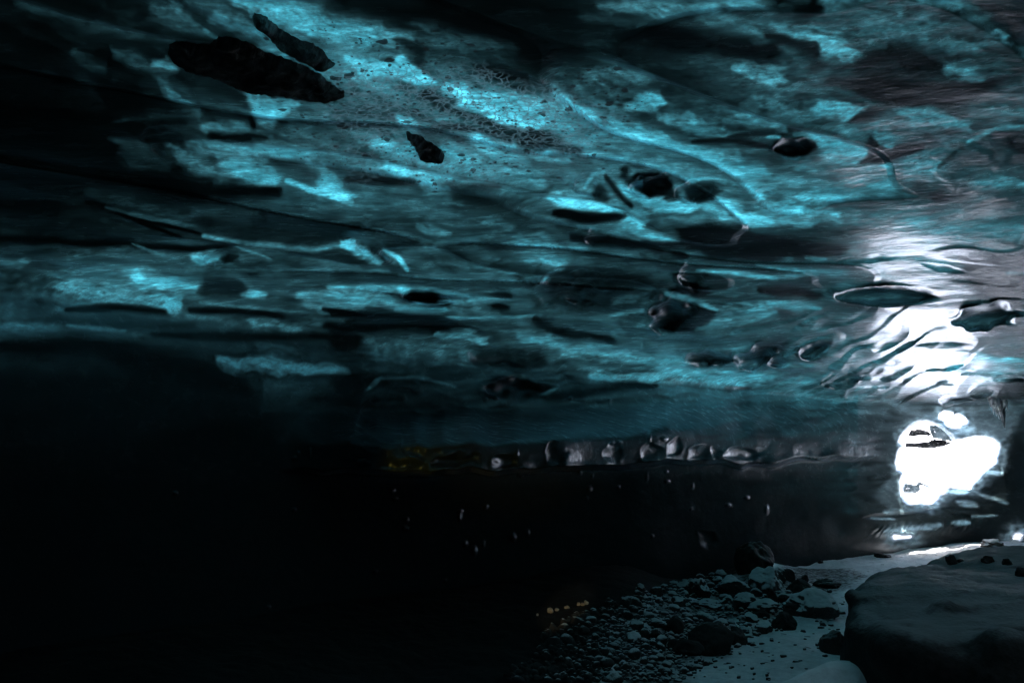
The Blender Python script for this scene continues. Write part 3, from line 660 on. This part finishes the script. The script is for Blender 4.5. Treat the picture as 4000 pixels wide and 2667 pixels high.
    crk = np.maximum.reduce([sstep(1.15, .6, np.hypot((Uf-1850+wob)/620, (Vf-430+.45*(1850-Uf)*.3+wob*.5)/170)), sstep(1.1, .5, np.hypot((Uf-1500+wob)/330, (Vf-470)/110)), .7*sstep(1.1, .4, np.hypot((Uf-1800)/700, (Vf-600+wob)/150))])
    mk = np.zeros((nl, 4), np.float32); mk[:n_in, 0] = np.where(inb, speck, .1); mk[:n_in, 1] = np.where(inb, crk, 0); mk[:n_in, 2] = np.where(inb, sstep(10, 90, Vf-np.interp(Uf, LIP[:, 0], LIP[:, 1])+20*perlin(Uf/90, Vf/40, Uf*0+5))*sstep(3480, 3300, Uf), 0); mk[:, 3] = 1
    for cu, cvv, ka, kb in KNOBS:      # knobs keep their full reflection
        kmask = np.hypot((Uf-cu)/(ka*1.25), (Vf-cvv)/(kb*1.25)) < 1
        mk[:n_in, 2][kmask] = 0
    at = o.data.color_attributes.new('mask', 'FLOAT_COLOR', 'POINT'); at.data.foreach_set('color', mk.ravel())
    tag(o, kind='structure')
    return o
ICE_GAIN = .80
build_vault()

def on_ice(u, v):
    az, el = px_azel(u, v)
    r, _ = inner_radius(np.atleast_1d(az), np.atleast_1d(el))
    return r, px_dir(np.atleast_1d(u), np.atleast_1d(v))

# ------------------------------------------------------------------ floor
HUMPS = [  # x, y, radius x, radius y, height
]
def floor_z(x, y):
    r = np.hypot(x, y); az = np.arctan2(x, y)
    R = wall_R(az)
    z = .036*np.clip(y-4, 0, 14)+.020*np.clip(x, 0, 9)
    # scree bank against the left wall
    azd = np.degrees(az)
    bank = sstep(17, 6, azd+2.2*perlin(x*.5, y*.5, x*0))
    z = z+bank*.45*sstep(.52, 1.0, r/R)*sstep(19.5, 15, azd)
    z = z+.32*np.exp(-((azd-17.5)/2.6)**2-((r-11.8)/2.0)**2)
    z = z+.06*fbm(x*.45, y*.45, x*0+2, 3)+.018*fbm(x*2.2, y*2.2, x*0+5, 3)
    inside = sstep(19, 16, r)
    z = z+inside*.012*np.abs(perlin(x*7, y*7, x*0))+inside*.012*perlin(x*4, y*4, x*0+9)
    # near hump of snow at the foot of the ledge
    z = z+.90*np.exp(-((x-1.22)/.72)**2-((y-3.0)/.5)**2)
    z = z+.22*np.exp(-((azd-32)/6)**2)*sstep(12, 16, r)*sstep(22, 19, r)
    # outside: snowfield climbing away from the ice
    z = z+sstep(20.5, 24, r)*(.4+.02*(r-20))+np.clip(r-26, 0, 200)*.10
    return z

def build_floor():
    az = np.radians(np.concatenate([np.linspace(-180, -40, 60, endpoint=False), np.linspace(-40, 46, 720, endpoint=False), np.linspace(46, 180, 60, endpoint=False)]))
    el = np.radians(np.concatenate([np.linspace(80, 26, 30, endpoint=False), np.linspace(26, 3.2, 520)]))
    rr = 1.55/np.tan(el)
    rr = np.concatenate([[.05], rr, np.geomspace(rr[-1]*1.03, 140, 50)])
    RR = np.repeat(rr[:, None], len(az), 1); AZ = np.repeat(az[None], len(rr), 0)
    X = (RR*np.sin(AZ)).ravel(); Y = (RR*np.cos(AZ)).ravel()
    Z = floor_z(X.astype(np.float32), Y.astype(np.float32))
    o = mesh_obj('snow_floor', np.stack([X, Y, Z], -1), grid_faces(len(rr), len(az), True)[:, ::-1], SNOW)
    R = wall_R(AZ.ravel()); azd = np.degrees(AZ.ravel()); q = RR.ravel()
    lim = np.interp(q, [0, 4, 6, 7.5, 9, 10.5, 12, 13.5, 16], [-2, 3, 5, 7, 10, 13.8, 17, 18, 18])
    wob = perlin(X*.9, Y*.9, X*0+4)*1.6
    bare = sstep(2.5, -1.5, azd-lim+wob)*(q < 18)  # left floor painted black to stand for unlit ground
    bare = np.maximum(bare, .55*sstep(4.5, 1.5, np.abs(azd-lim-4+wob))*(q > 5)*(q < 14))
    cc = np.zeros((len(X), 4), np.float32); cc[:, 0] = bare; cc[:, 3] = 1
    at = o.data.color_attributes.new('bare', 'FLOAT_COLOR', 'POINT'); at.data.foreach_set('color', cc.ravel())
    tag(o, kind='structure')
build_floor()

def px_floor_many(u, v):
    d = px_dir(u, v)
    t = CAM_Z/np.maximum(-d[:, 2], .02)
    for _ in range(26):
        p = d*t[:, None]
        z = floor_z(p[:, 0].astype(np.float32), p[:, 1].astype(np.float32))
        t = t*.5+(CAM_Z-z)/np.maximum(-d[:, 2], .02)*.5
    p = d*t[:, None]; p[:, 2] += CAM_Z
    return p, t
def px_floor(u, v):
    p, t = px_floor_many(np.array([u], float), np.array([v], float))
    return p[0], float(t[0])

# ------------------------------------------------------------------ stones
def ico(sub):
    import bmesh
    bm = bmesh.new(); bmesh.ops.create_icosphere(bm, subdivisions=sub, radius=1)
    V = np.array([v.co[:] for v in bm.verts]); F = np.array([[v.index for v in f.verts] for f in bm.faces]); bm.free()
    return V, F
ICO = {k: ico(k) for k in (2, 3, 4, 5)}
def rock_shape(seed, sub=4, rough=.30, facets=9, flat=.0):
    r = np.random.default_rng(seed)
    V, F = ICO[sub]; V = V.copy()
    # chipped by planes, then weathered
    D = r.normal(size=(facets, 3)); D /= np.linalg.norm(D, axis=1)[:, None]
    rad = np.ones(len(V))
    for d in D:
        c = V@d; lim = r.uniform(.62, .92)
        rad = np.minimum(rad, np.where(c > lim*.4, lim/np.maximum(c, 1e-3), 9))
    rad = np.minimum(rad, 1.0)
    o = r.uniform(-50, 50, 3)
    P3 = V*1.4+o
    rad = rad*(1+rough*.55*fbm(P3[:, 0], P3[:, 1], P3[:, 2], 4, .5))
    W = V*rad[:, None]
    W[:, 2] = np.where(W[:, 2] < -.45, -.45+(W[:, 2]+.45)*.3, W[:, 2])
    return W/np.abs(W).max(0), F

def place_rock(name, u, v, w, h, label, mat, seed, sub=4, yaw=None, depth=None, sink=.25, group=None, cat='rock', dist=None, rough=.3, tilt=0):
    """u, v: where its foot touches the ground in image pixels; w, h: seen width and height there"""
    p, t = px_floor(u, v)
    r = np.random.default_rng(seed+99)
    W, F = rock_shape(seed, sub, rough)
    w *= 1.12; h *= 1.12
    sx = w/2*t/FOC; sz = h*t/FOC/(2-sink*1.2); sy = sx*(depth or r.uniform(.7, 1.1))
    W = W*np.array([sx, sy, sz])
    o = mesh_obj(name, W, F, mat)
    d = p[:2]/np.linalg.norm(p[:2])
    z = floor_z(np.array([p[0]+d[0]*sy*.6], np.float32), np.array([p[1]+d[1]*sy*.6], np.float32))[0]
    o.location = (p[0]+d[0]*sy*.6, p[1]+d[1]*sy*.6, min(z, p[2]+.05)+sz*(.62-sink))
    o.rotation_euler = (0, math.radians(tilt), -math.atan2(p[0], p[1])+(yaw or 0))
    return tag(o, label, cat, group)

BR = 'larger stones of the rubble bank'
big = [
 # u, v(foot), w, h, mat, label
 (2732,2335,74,76,ROCKS,'rounded boulder with a snow cap, left of the two bigger capped boulders'),
 (2860,2338,124,82,ROCKS,'broad snow-capped boulder with a dark lower face, mid rubble bank'),
 (3000,2322,118,100,ROCKS,'largest snow-topped angular boulder, just below the tall dark rock'),
 (2950,2238,128,112,ROCKD,'tall dark rock leaning against the ice wall at the top of the rubble'),
 (2868,2205,50,50,ROCK,'greyish upright stone left of the tall dark rock'),
 (2818,2258,46,32,ROCK,'small egg-shaped frosted stone above the broad capped boulder'),
 (2806,2226,64,28,ROCK,'flat frosted slab at the upper left of the rubble bank'),
 (2838,2356,56,34,ROCKS,'small white-topped stone below the broad capped boulder'),
 (2920,2386,92,66,ROCKS,'snow-plastered boulder with a dark dimple in its front'),
 (2768,2376,88,34,ROCK,'long low stone with a dark underside, left side of the bank'),
 (3018,2356,46,48,ROCKD,'dark round stone below the largest snow-topped boulder'),
 (3066,2356,72,46,ROCK,'grey block right of the dark round stone'),
 (3126,2328,82,62,ROCKD,'dark broken rocks at the right edge of the rubble, above the ridge'),
 (3180,2412,160,100,ROCKS,'big snowy ridge-shaped boulder at the right end of the rubble bank'),
 (3120,2405,100,44,ROCKD,'dark hollow-fronted stone set into the snowy ridge boulder'),
 (2992,2402,110,50,ROCKS,'smooth snow-buried stone in the middle of the bank'),
 (2935,2430,46,36,ROCK,'small dark-sided stone under the snow-buried one'),
 (2968,2412,62,26,ROCKD,'low dark slab beside the snow-buried stone'),
 (3066,2462,80,66,ROCKD,'dark jagged rock at the lower right of the bank, by the path'),
 (2980,2474,64,36,ROCK,'half-buried stone at the edge of the snow path'),
 (2785,2562,160,116,ROCKD,'largest bare dark boulder, low at the foot of the rubble bank'),
 (2880,2518,68,58,ROCKD,'dark tilted slab touching the largest bare boulder'),
 (2632,2476,70,62,ROCKD,'dark cracked stone left of the largest bare boulder'),
 (2672,2562,130,58,ROCKD,'low dark rock mass against the left side of the largest bare boulder'),
 (3078,2268,46,46,ROCKD,'dark stone on the far crest where the rubble meets the snow'),
 (3143,2274,26,28,ROCKD,'small black stone on the crest above the snowfield'),
 (3230,2296,86,32,ROCKD,'flat dark stone lying in the snow right of the rubble'),
 (3044,2276,52,60,ROCKS,'white wedge-shaped stone beside the largest snow-topped boulder'),
 (2672,2306,46,40,ROCK,'frosted stone beside the left capped boulder'),
 (2806,2282,42,30,ROCK,'pale oblong stone behind the broad capped boulder'),
 (2568,2458,78,34,ROCK,'long pale stone in the gravel, left part of the bank'),
 (2476,2512,54,44,ROCKS,'bright tilted flake catching the light at the shadow edge'),
 (2485,2464,62,38,ROCK,'dim oblong stone above the bright tilted flake'),
 (2568,2500,48,42,ROCK,'rounded stone between the gravel and the low dark rock mass'),
 (2503,2310,40,28,ROCK,'frosted stone highest in the left gravel slope'),
 (2565,2326,54,36,ROCK,'long frosted stone near the top of the gravel slope'),
 (2440,2376,50,44,ROCK,'slanting stone at the dark upper edge of the gravel'),
 (2378,2366,38,28,ROCK,'dim grey stone at the left end of the gravel slope'),
 (2410,2464,40,22,ROCK,'small pale bar of stone in the shaded gravel'),
 (2649,2366,54,34,ROCK,'dark-bellied stone below the left capped boulder'),
 (3447,2178,52,16,ROCKD,'thin dark stone lying alone on the far bright snow'),
 (3205,2200,18,9,ROCKD,'tiny dark stone on the grey snow slope'),
]
for i, (u, v, w, h, mt, lb) in enumerate(big):
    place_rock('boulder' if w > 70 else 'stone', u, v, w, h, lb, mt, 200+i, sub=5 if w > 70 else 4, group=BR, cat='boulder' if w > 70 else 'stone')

# pebbles one can count, then the rest as gravel
PEB_POLY = [(2120,2470),(2250,2400),(2420,2350),(2560,2300),(2700,2260),(2820,2240),(2900,2300),(3050,2330),(3130,2350),(3080,2440),(2960,2480),(2880,2540),
            (2760,2600),(2660,2660),(2000,2667),(1960,2640),(2100,2560)]
SHAPES = [rock_shape(500+i, 3, .22 if i % 2 else .34, 4 if i % 2 else 11) for i in range(10)]
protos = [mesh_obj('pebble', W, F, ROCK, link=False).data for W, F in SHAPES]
def in_poly(u, v, P): return float(poly_sdf(np.array([u], np.float32), np.array([v], np.float32), P)[0]) < 0
pr = random.Random(5)
npeb = 0; tries = 0; gV = []; gF = []; goff = 0
occupied = [(u, v-h*.4, w*.45) for (u, v, w, h, _, _) in big]
def peb_at(p, t, w, thing):
    global goff
    s = w/2*t/FOC
    k = pr.randrange(10)
    yaw = -math.atan2(p[0], p[1])+pr.uniform(-.6, .6)+.5
    sc_ = (s*pr.uniform(.9, 1.3), s*pr.uniform(.55, .85), s*pr.uniform(.6, 1.0))
    if thing:
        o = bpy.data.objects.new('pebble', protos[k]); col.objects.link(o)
        o.location = (p[0], p[1], p[2]+sc_[2]*.28); o.rotation_euler = (pr.uniform(-.2, .2), pr.uniform(-.1, .35), yaw); o.scale = sc_
        tag(o, 'small rounded frosted pebble in the gravel slope below the ice wall', 'pebble', 'pebbles of the gravel slope')
    else:
        W, F = ICO[2]
        W = W*(1+.25*fbm(W[:, 0]*1.3+k*9, W[:, 1]*1.3, W[:, 2]*1.3, 2))[:, None]*np.array(sc_)
        c, s_ = math.cos(yaw), math.sin(yaw)
        W = np.stack([W[:, 0]*c-W[:, 1]*s_, W[:, 0]*s_+W[:, 1]*c, W[:, 2]], -1)+np.array([p[0], p[1], p[2]+sc_[2]*.4])
        gV.append(W); gF.append(F+goff); goff += len(W)
todo = []
while npeb < 250 and tries < 6000:
    tries += 1
    u = pr.uniform(1960, 3130); v = pr.uniform(2240, 2665)
    if not in_poly(u, v, PEB_POLY): continue
    if u > 2700 and v > 2330 and pr.random() < .75: continue
    w = pr.uniform(22, 44) if pr.random() < .85 else pr.uniform(46, 64)
    if any((u-a)**2+((v-b)*1.6)**2 < (c+w*.36)**2 for a, b, c in occupied): continue
    occupied.append((u, v, w*.36)); todo.append((u, v, w, True)); npeb += 1
n = 0
while n < 1800:
    u = pr.uniform(1960, 3300); v = pr.uniform(2240, 2667)
    if not in_poly(u, v, PEB_POLY): 
        if not (u > 2700 and v > 2300 and v < 2660 and pr.random() < .12): continue
    elif u > 2700 and v > 2330 and pr.random() < .4: continue
    todo.append((u, v, pr.uniform(6, 20), False)); n += 1
_td = np.array([(a, b) for a, b, _, _ in todo], float)
_pp, _tt = px_floor_many(_td[:, 0], _td[:, 1])
for (a, b, w_, th), p_, t_ in zip(todo, _pp, _tt): peb_at(p_, t_, w_, th)
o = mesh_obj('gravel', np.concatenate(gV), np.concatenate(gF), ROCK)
tag(o, 'fine frosted gravel strewn between the stones of the bank', 'gravel', kind='stuff')

# ------------------------------------------------------------------ snow dusted ledge, right foreground
def build_ledge():
    C0 = np.array([(1.19,2.88),(1.47,3.52),(1.92,4.22),(2.70,5.20),(3.4,5.9),(5.2,6.6),(7.2,5.4),(7.0,3.2),(5.2,1.2),(3.6,1.15),(2.30,1.98),(1.45,2.52)])
    # smooth closed outline
    pts = C0
    for _ in range(3):
        nx = np.roll(pts, -1, 0)
        pts = np.stack([pts*.75+nx*.25, pts*.25+nx*.75], 1).reshape(-1, 2)
    # resample
    q = np.concatenate([pts, pts[:1]]); s = np.concatenate([[0], np.cumsum(np.linalg.norm(np.diff(q, axis=0), axis=1))])
    n = 520; tt = np.linspace(0, s[-1], n, endpoint=False)
    B = np.stack([np.interp(tt, s, q[:, 0]), np.interp(tt, s, q[:, 1])], -1)
    c = np.array([3.9, 3.7])
    # left flank breaks off sharply, the side towards the room is worn round
    lf = np.clip(((c[0]-B[:, 0])*.80+(B[:, 1]-c[1])*.60)/1.9, 0, 1)
    k0 = .54+.40*sstep(.2, .85, lf); dr = .33-.27*sstep(.2, .85, lf)
    kk = []; zz = []
    for q_ in np.linspace(0, 1, 60): kk.append(k0*q_); zz.append(np.ones(n))
    for a_ in np.linspace(0, math.pi/2, 26)[1:]: kk.append(k0+(1-k0)*math.sin(a_)); zz.append(1-dr*(1-math.cos(a_)))
    for q_ in np.linspace(0, 1, 70)[1:]:
        z_ = (1-dr)*(1-q_)-.25*q_
        kk.append(1+.03*(1-dr-z_)); zz.append(z_)
    k = np.stack(kk); zf = np.stack(zz); K = len(kk)
    X = c[0]+(B[None, :, 0]-c[0])*k; Y = c[1]+(B[None, :, 1]-c[1])*k
    d = np.hypot(X, Y)
    top = CAM_Z-.385+.010*np.clip(d-3.2, 0, 5)*.3-.03*np.clip(2.2-X, 0, 2)
    top = top+.05*fbm(X*.9, Y*.9, X*0+3, 3)
    Z = top*zf
    nx = (B[:, 0]-c[0]); ny = (B[:, 1]-c[1]); ln = np.hypot(nx, ny)
    am = sstep(.62, .85, k)*(.055*fbm(X*1.1, Y*1.1, Z*1.3+7, 3)+.05*perlin(X*.8+5, Y*.8, Z*2.2)+.012*fbm(X*6, Y*6, Z*6, 3))
    # hollows in the near face
    for hx, hy, hz, rr, dp in ((2.78, 1.95, .72, .26, .16), (3.6, 1.35, .5, .35, .2), (1.9, 2.4, .35, .3, .12)):
        am = am-dp*np.exp(-((X-hx)**2+(Y-hy)**2+((Z-hz)*1.4)**2)/rr**2)
    X = X+nx/ln*am; Y = Y+ny/ln*am
    Z = Z+(k <= .9)*.008*fbm(X*7, Y*7, X*0, 3)
    V = np.stack([X.ravel(), Y.ravel(), Z.ravel()], -1)
    o = mesh_obj('ledge', V, grid_faces(K, n, True)[:, ::-1], BLOCK)
    tag(o, 'huge dark snow-dusted rock ledge filling the lower right foreground', 'ledge')
    return o
LEDGE = build_ledge()
bpy.context.view_layer.update()
def on_ledge(u, v):
    d = Vector(px_dir(u, v)); hit, loc, nor, _ = LEDGE.ray_cast(Vector((0, 0, CAM_Z)), d)
    return (np.array(loc), (loc-Vector((0, 0, CAM_Z))).length) if hit else (None, 0)
def dent(spots):
    me = LEDGE.data; n = len(me.vertices)
    V = np.empty(n*3, np.float32); me.vertices.foreach_get('co', V); V = V.reshape(-1, 3)
    N = np.empty(n*3, np.float32); me.vertices.foreach_get('normal', N); N = N.reshape(-1, 3)
    for u, v, rp, dp in spots:
        p, t = on_ledge(u, v)
        if p is None: continue
        rr = rp*t/FOC; D = V-p
        d2 = (D**2).sum(1)*(1+.5*perlin(V[:, 0]*6, V[:, 1]*6, V[:, 2]*6))
        V = V-N*(dp*np.exp(-(d2/rr**2)**1.5))[:, None]
    V = V-N*(.010*fbm(V[:, 0]*9, V[:, 1]*9, V[:, 2]*9, 4)+.012*np.abs(perlin(V[:, 0]*3, V[:, 1]*3, V[:, 2]*3)))[:, None]
    me.vertices.foreach_set('co', np.ascontiguousarray(V).ravel()); me.update()
dent([(3690,2390,50,.055),(3930,2540,80,.07),(3480,2560,80,.05),(3590,2600,90,.05),(3345,2345,24,.04)])
for i, (u, v, w, h, lb) in enumerate([
    (3618,2184,64,20,'flat black stone at the far left rim of the big ledge'),
    (3717,2204,34,30,'upright cone-shaped black stone on top of the big ledge'),
    (3752,2194,20,9,'tiny dark stone beside the cone-shaped one on the ledge'),
    (3860,2196,40,20,'oval dark stone on the ledge, right of the cone-shaped one'),
    (3934,2204,30,18,'smaller dark stone near the right end of the ledge top'),
    (3992,2250,40,28,'dark stone half in the snow at the right edge of the ledge'),
    (3775,2146,20,9,'small black lump on the back rim of the ledge by the bright snow')]):
    p, t = on_ledge(u, v)
    if p is None: continue
    W, F = rock_shape(700+i, 4, .3); s = w/2*t/FOC
    o = mesh_obj('stone', W*np.array([s, s*.8, h/1.3*t/FOC]), F, ROCKD)
    o.location = (p[0], p[1], p[2]+h*.3*t/FOC); o.rotation_euler = (0, 0, -math.atan2(p[0], p[1]))
    tag(o, lb, 'stone', 'stones on the ledge')
place_rock('boulder', 3262, 2556, 92, 82, 'small dark boulder tucked against the left foot of the big ledge', BLOCK, 801, sub=5, cat='boulder')
place_rock('rubble_heap', 3878, 2134, 70, 26, 'low brown rubble heap at the foot of the ice wall beyond the ledge', mat_rock('brown rubble', base=(.10,.085,.07,1), snow=.3), 802, sub=4, cat='rubble', rough=.7)

# ------------------------------------------------------------------ dirt frozen into the roof
def lump(name, poly, mat, label, cat, height=.10, back=.10, offset=0.0, seed=1, rough=1.0, group=None, edge=6):
    P2 = np.array(poly, float); n = 420
    q = np.concatenate([P2, P2[:1]]); s = np.concatenate([[0], np.cumsum(np.linalg.norm(np.diff(q, axis=0), axis=1))])
    tt = np.linspace(0, s[-1], n, endpoint=False)
    B = np.stack([np.interp(tt, s, q[:, 0]), np.interp(tt, s, q[:, 1])], -1)
    for _ in range(3): B = (np.roll(B, 1, 0)+B*2+np.roll(B, -1, 0))/4
    B = B+edge*np.stack([perlin(B[:, 0]/18, B[:, 1]/18, B[:, 0]*0+seed), perlin(B[:, 0]/18, B[:, 1]/18, B[:, 0]*0+seed+9)], -1)
    B = B+edge*.55*np.stack([perlin(B[:, 0]/8, B[:, 1]/8, B[:, 0]*0+seed+20), perlin(B[:, 0]/8, B[:, 1]/8, B[:, 0]*0+seed+29)], -1)
    c = B.mean(0)
    # skeleton: shrink towards the long axis instead of one point
    U_, S_, Vt = np.linalg.svd(B-c, full_matrices=False); ax = Vt[0]
    al = (B-c)@ax; lim = np.abs(al).max()*.72
    axis_pts = c+np.clip(al, -lim, lim)[:, None]*ax*.97
    mid = np.array([np.mean(B[np.abs(al-a) < lim*.18], 0) if (np.abs(al-a) < lim*.18).sum() > 3 else c for a in np.clip(al, -lim, lim)])
    for _ in range(6): mid = (np.roll(mid, 1, 0)+mid*2+np.roll(mid, -1, 0))/4
    ks = np.concatenate([np.linspace(0, .8, 22), np.linspace(.83, 1.0, 12)])
    rings = []
    for k in ks: rings.append(mid+(B-mid)*k)
    UV = np.stack(rings)                       # K, n, 2
    K = len(ks)
    uf, vf = UV[..., 0].ravel(), UV[..., 1].ravel()
    az, el = px_azel(uf, vf)
    r, _ = inner_radius(az, el)
    d = px_dir(uf, vf)
    kk = np.repeat(ks, n)
    base = d*(r+offset)[:, None]
    hgt = height*np.sqrt(np.clip(1-kk**2.4, 0, 1))*(1+rough*.45*fbm(base[:, 0]*5, base[:, 1]*5, base[:, 2]*5+seed, 4))+rough*.012*fbm(base[:, 0]*16, base[:, 1]*16, base[:, 2]*16, 2)
    # push down and towards the room
    nrm = np.where(el[:, None] > .16, np.array([[0, -.25, -1.0]]), -d)
    front = base+nrm*(hgt-.012)[:, None]
    bk = base-nrm*back*(np.sqrt(np.clip(1-kk**2, 0, 1)))[:, None]-nrm*.0
    V = np.concatenate([front, bk]); V[:, 2] += CAM_Z
    F1 = grid_faces(K, n, True); F2 = F1[:, ::-1]+K*n
    e = np.arange(n); e2 = (e+1) % n; a = (K-1)*n
    F3 = np.stack([a+e, a+e2, K*n+a+e2, K*n+a+e], -1)
    FF = np.concatenate([F1, F2, F3[:, ::-1]])
    f = V[F1]; nn = np.cross(f[:, 1]-f[:, 0], f[:, 2]-f[:, 0]).sum(0)
    if nn@(front-base).sum(0) < 0: FF = FF[:, ::-1]
    o = mesh_obj(name, V, FF, mat)
    return tag(o, label, cat, group)
GD = 'dirt masses frozen into the ice roof'
lump('dirt_mass', cv(Q1, [(1100,340),(1110,290),(1180,268),(1300,285),(1385,285),(1430,245),(1490,235),(1580,260),(1640,285),(1720,330),(1830,370),(1900,390),(2000,430),(2090,480),(2200,570),(2260,600),(2250,650),(2150,675),(1980,655),(1850,640),(1700,605),(1620,600),(1560,580),(1440,530),(1300,490),(1180,440),(1120,400)]),
     SILT, 'largest black dirt mass frozen into the roof, long and slanting, upper left', 'dirt mass', height=.05, seed=2, group=GD)
lump('dirt_mass', cv(Q1, [(1670,85),(1750,110),(1850,200),(1950,250),(2060,290),(2130,340),(2160,390),(2200,420),(2130,440),(2050,425),(1950,385),(1870,330),(1800,270),(1740,190),(1650,115)]),
     SILT, 'narrow black dirt streak in the roof just right of the largest dirt mass', 'dirt mass', height=.05, seed=3, group=GD)
lump('dirt_mass', cv(Q2, [(480,860),(560,890),(640,930),(720,990),(735,1020),(700,1050),(620,1060),(570,1050),(560,1010),(530,950)]),
     SILT, 'small drop-shaped black dirt lump amid the brightest blue ice', 'dirt mass', height=.05, seed=4, group=GD)
# slabs seen in the daylight hole
lump('ash_layer', cv(H1, [(790,985),(795,930),(950,930),(1100,910),(1160,880),(1250,888),(1330,910),(1410,925),(1300,975),(1180,1000),(1000,1005)]), ASH,
     'dark ash band of ice hanging across the upper part of the daylight hole', 'ash layer', height=.08, offset=.35, seed=6, edge=3)
lump('ice_chunk', cv(H1, [(820,830),(860,765),(960,745),(1070,770),(1130,812),(1115,835),(1000,830),(900,850)]), ASH,
     'small dark ice cap above the ash band inside the daylight hole', 'ice chunk', height=.06, offset=.35, seed=7, edge=3)
lump('ice_chunk', cv(H1, [(1090,700),(1200,690),(1290,745),(1370,815),(1430,915),(1330,905),(1230,880),(1140,870),(1120,800)]), CLEAR,
     'pale translucent ice wedge at the top right of the ash band in the hole', 'ice chunk', height=.06, offset=.30, seed=8, edge=3)
lump('ice_chunk', cv(H2, [(738,300),(800,290),(930,300),(960,260),(1020,290),(1100,320),(1150,300),(1100,355),(1020,320),(920,310),(990,380),(930,415),(800,420),(740,420)]), CLEAR,
     'jagged bluish ice shelf low in the daylight hole', 'ice chunk', height=.05, offset=.30, seed=9, edge=3)

# icicles fringe beside the hole
gi = random.Random(3)
WHITE_ICE = mat_clear_ice('white icicle', (.75,.78,.80,1))
for i in range(11):
    u = 3866+i*6.3+gi.uniform(-2, 2); top = 1562+gi.uniform(-3, 6)+i*.6
    length = (36+i*8 if i < 9 else 40)*gi.uniform(.85, 1.1)
    r, d = on_ice(u, top); t = float(r[0])-.10
    p = d[0]*t
    L = length*t/FOC; rad = gi.uniform(4.5, 7)*t/FOC
    nz, na = 22, 12
    zz = np.linspace(0, 1, nz); prof = rad*(1-zz)**.75*(1+.18*np.sin(zz*23+i))+.001
    A = np.linspace(0, 2*np.pi, na, endpoint=False)
    V = np.stack([np.stack([pp*np.cos(A)+.02*math.sin(z*3+i)*z, pp*np.sin(A), np.full(na, .06-L*z)], -1) for pp, z in zip(prof, zz)]).reshape(-1, 3)
    o = mesh_obj('icicle', V, grid_faces(nz, na, True)[:, ::-1], WHITE_ICE)
    o.location = (p[0], p[1], p[2]+CAM_Z)
    tag(o, 'thin white icicle in the hanging fringe right above the daylight hole', 'icicle', 'icicles beside the daylight hole')

# ------------------------------------------------------------------ daylight
w = bpy.data.worlds.new('World'); sc.world = w; w.use_nodes = True
nt = w.node_tree; bg = nt.nodes['Background']
sky = nt.nodes.new('ShaderNodeTexSky'); sky.sky_type = 'NISHITA'; sky.sun_disc = False
sky.sun_elevation = SUN_EL; sky.sun_rotation = SUN_AZ; sky.dust_density = 2.0
nt.links.new(sky.outputs[0], bg.inputs[0]); bg.inputs[1].default_value = .15
sl = bpy.data.lights.new('sun', 'SUN'); sl.energy = 4.0; sl.angle = math.radians(.5); sl.color = (1, .98, .95)
so = bpy.data.objects.new('sun', sl); col.objects.link(so)
sd = Vector((math.cos(SUN_EL)*math.sin(SUN_AZ), math.cos(SUN_EL)*math.cos(SUN_AZ), math.sin(SUN_EL)))
so.rotation_euler = (-sd).to_track_quat('-Z', 'Y').to_euler(); so.location = sd*40

# a visitor's warm head torch, off to the left, whose beam the photograph shows on the stones and the wet ice
hl = bpy.data.lights.new('head_torch_beam', 'SPOT'); hl.energy = 50.0; hl.color = (1, .80, .42); hl.spot_size = math.radians(3.3); hl.spot_blend = .5; hl.shadow_soft_size = .02
ho = bpy.data.objects.new('head_torch_beam', hl); col.objects.link(ho)
ho.location = (-1.7, -.4, 1.5)
tp, _ = px_floor(2212, 2366)
ho.rotation_euler = (Vector(tp)-ho.location).to_track_quat('-Z', 'Y').to_euler()
h2_ = hl.copy(); h2_.energy = 16; h2_.spot_blend = 1.0; h2_.spot_size = math.radians(11); h2_.color = (1, .78, .12)
ho2 = bpy.data.objects.new('head_torch_beam', h2_); col.objects.link(ho2); ho2.location = (-2.3, .6, 1.35)
r_, d_ = on_ice(1740, 1815)
ho2.rotation_euler = (Vector(d_[0]*float(r_[0]))+Vector((0, 0, CAM_Z))-ho2.location).to_track_quat('-Z', 'Y').to_euler()
PALE = mat_rock('pale wet stone', base=(.30,.27,.22,1), snow=.1, rough=.4)
for i, (u, v, w_, h_) in enumerate([(2100,2404,9,9),(2150,2394,22,22),(2176,2386,16,12),(2214,2378,20,13),(2260,2366,14,14),(2276,2366,16,12),(2290,2362,16,18)]):
    place_rock('pebble', u, v, w_, h_, 'pale pebble caught by warm torchlight in the line along the dark wall foot', PALE, 900+i, sub=3, sink=.1, group='torchlit pebbles', cat='pebble')

# ------------------------------------------------------------------ camera, render
cam = bpy.data.cameras.new('camera'); co = bpy.data.objects.new('camera', cam); col.objects.link(co)
cam.sensor_width = 36; cam.lens = 36*FOC/4000; cam.clip_end = 1000; cam.clip_start = .05
co.location = (0, 0, CAM_Z); co.rotation_euler = (math.radians(90)+PITCH, 0, 0)
sc.camera = co
vs = sc.view_settings; vs.view_transform = 'Standard'; vs.look = 'None'; vs.exposure = 3.55; vs.gamma = 1
cy = sc.cycles
cy.max_bounces = 10; cy.diffuse_bounces = 5; cy.glossy_bounces = 5; cy.transmission_bounces = 8
cy.sample_clamp_indirect = 6; cy.use_denoising = True; cy.denoiser = 'OPENIMAGEDENOISE'
cy.caustics_reflective = True; cy.blur_glossy = .3
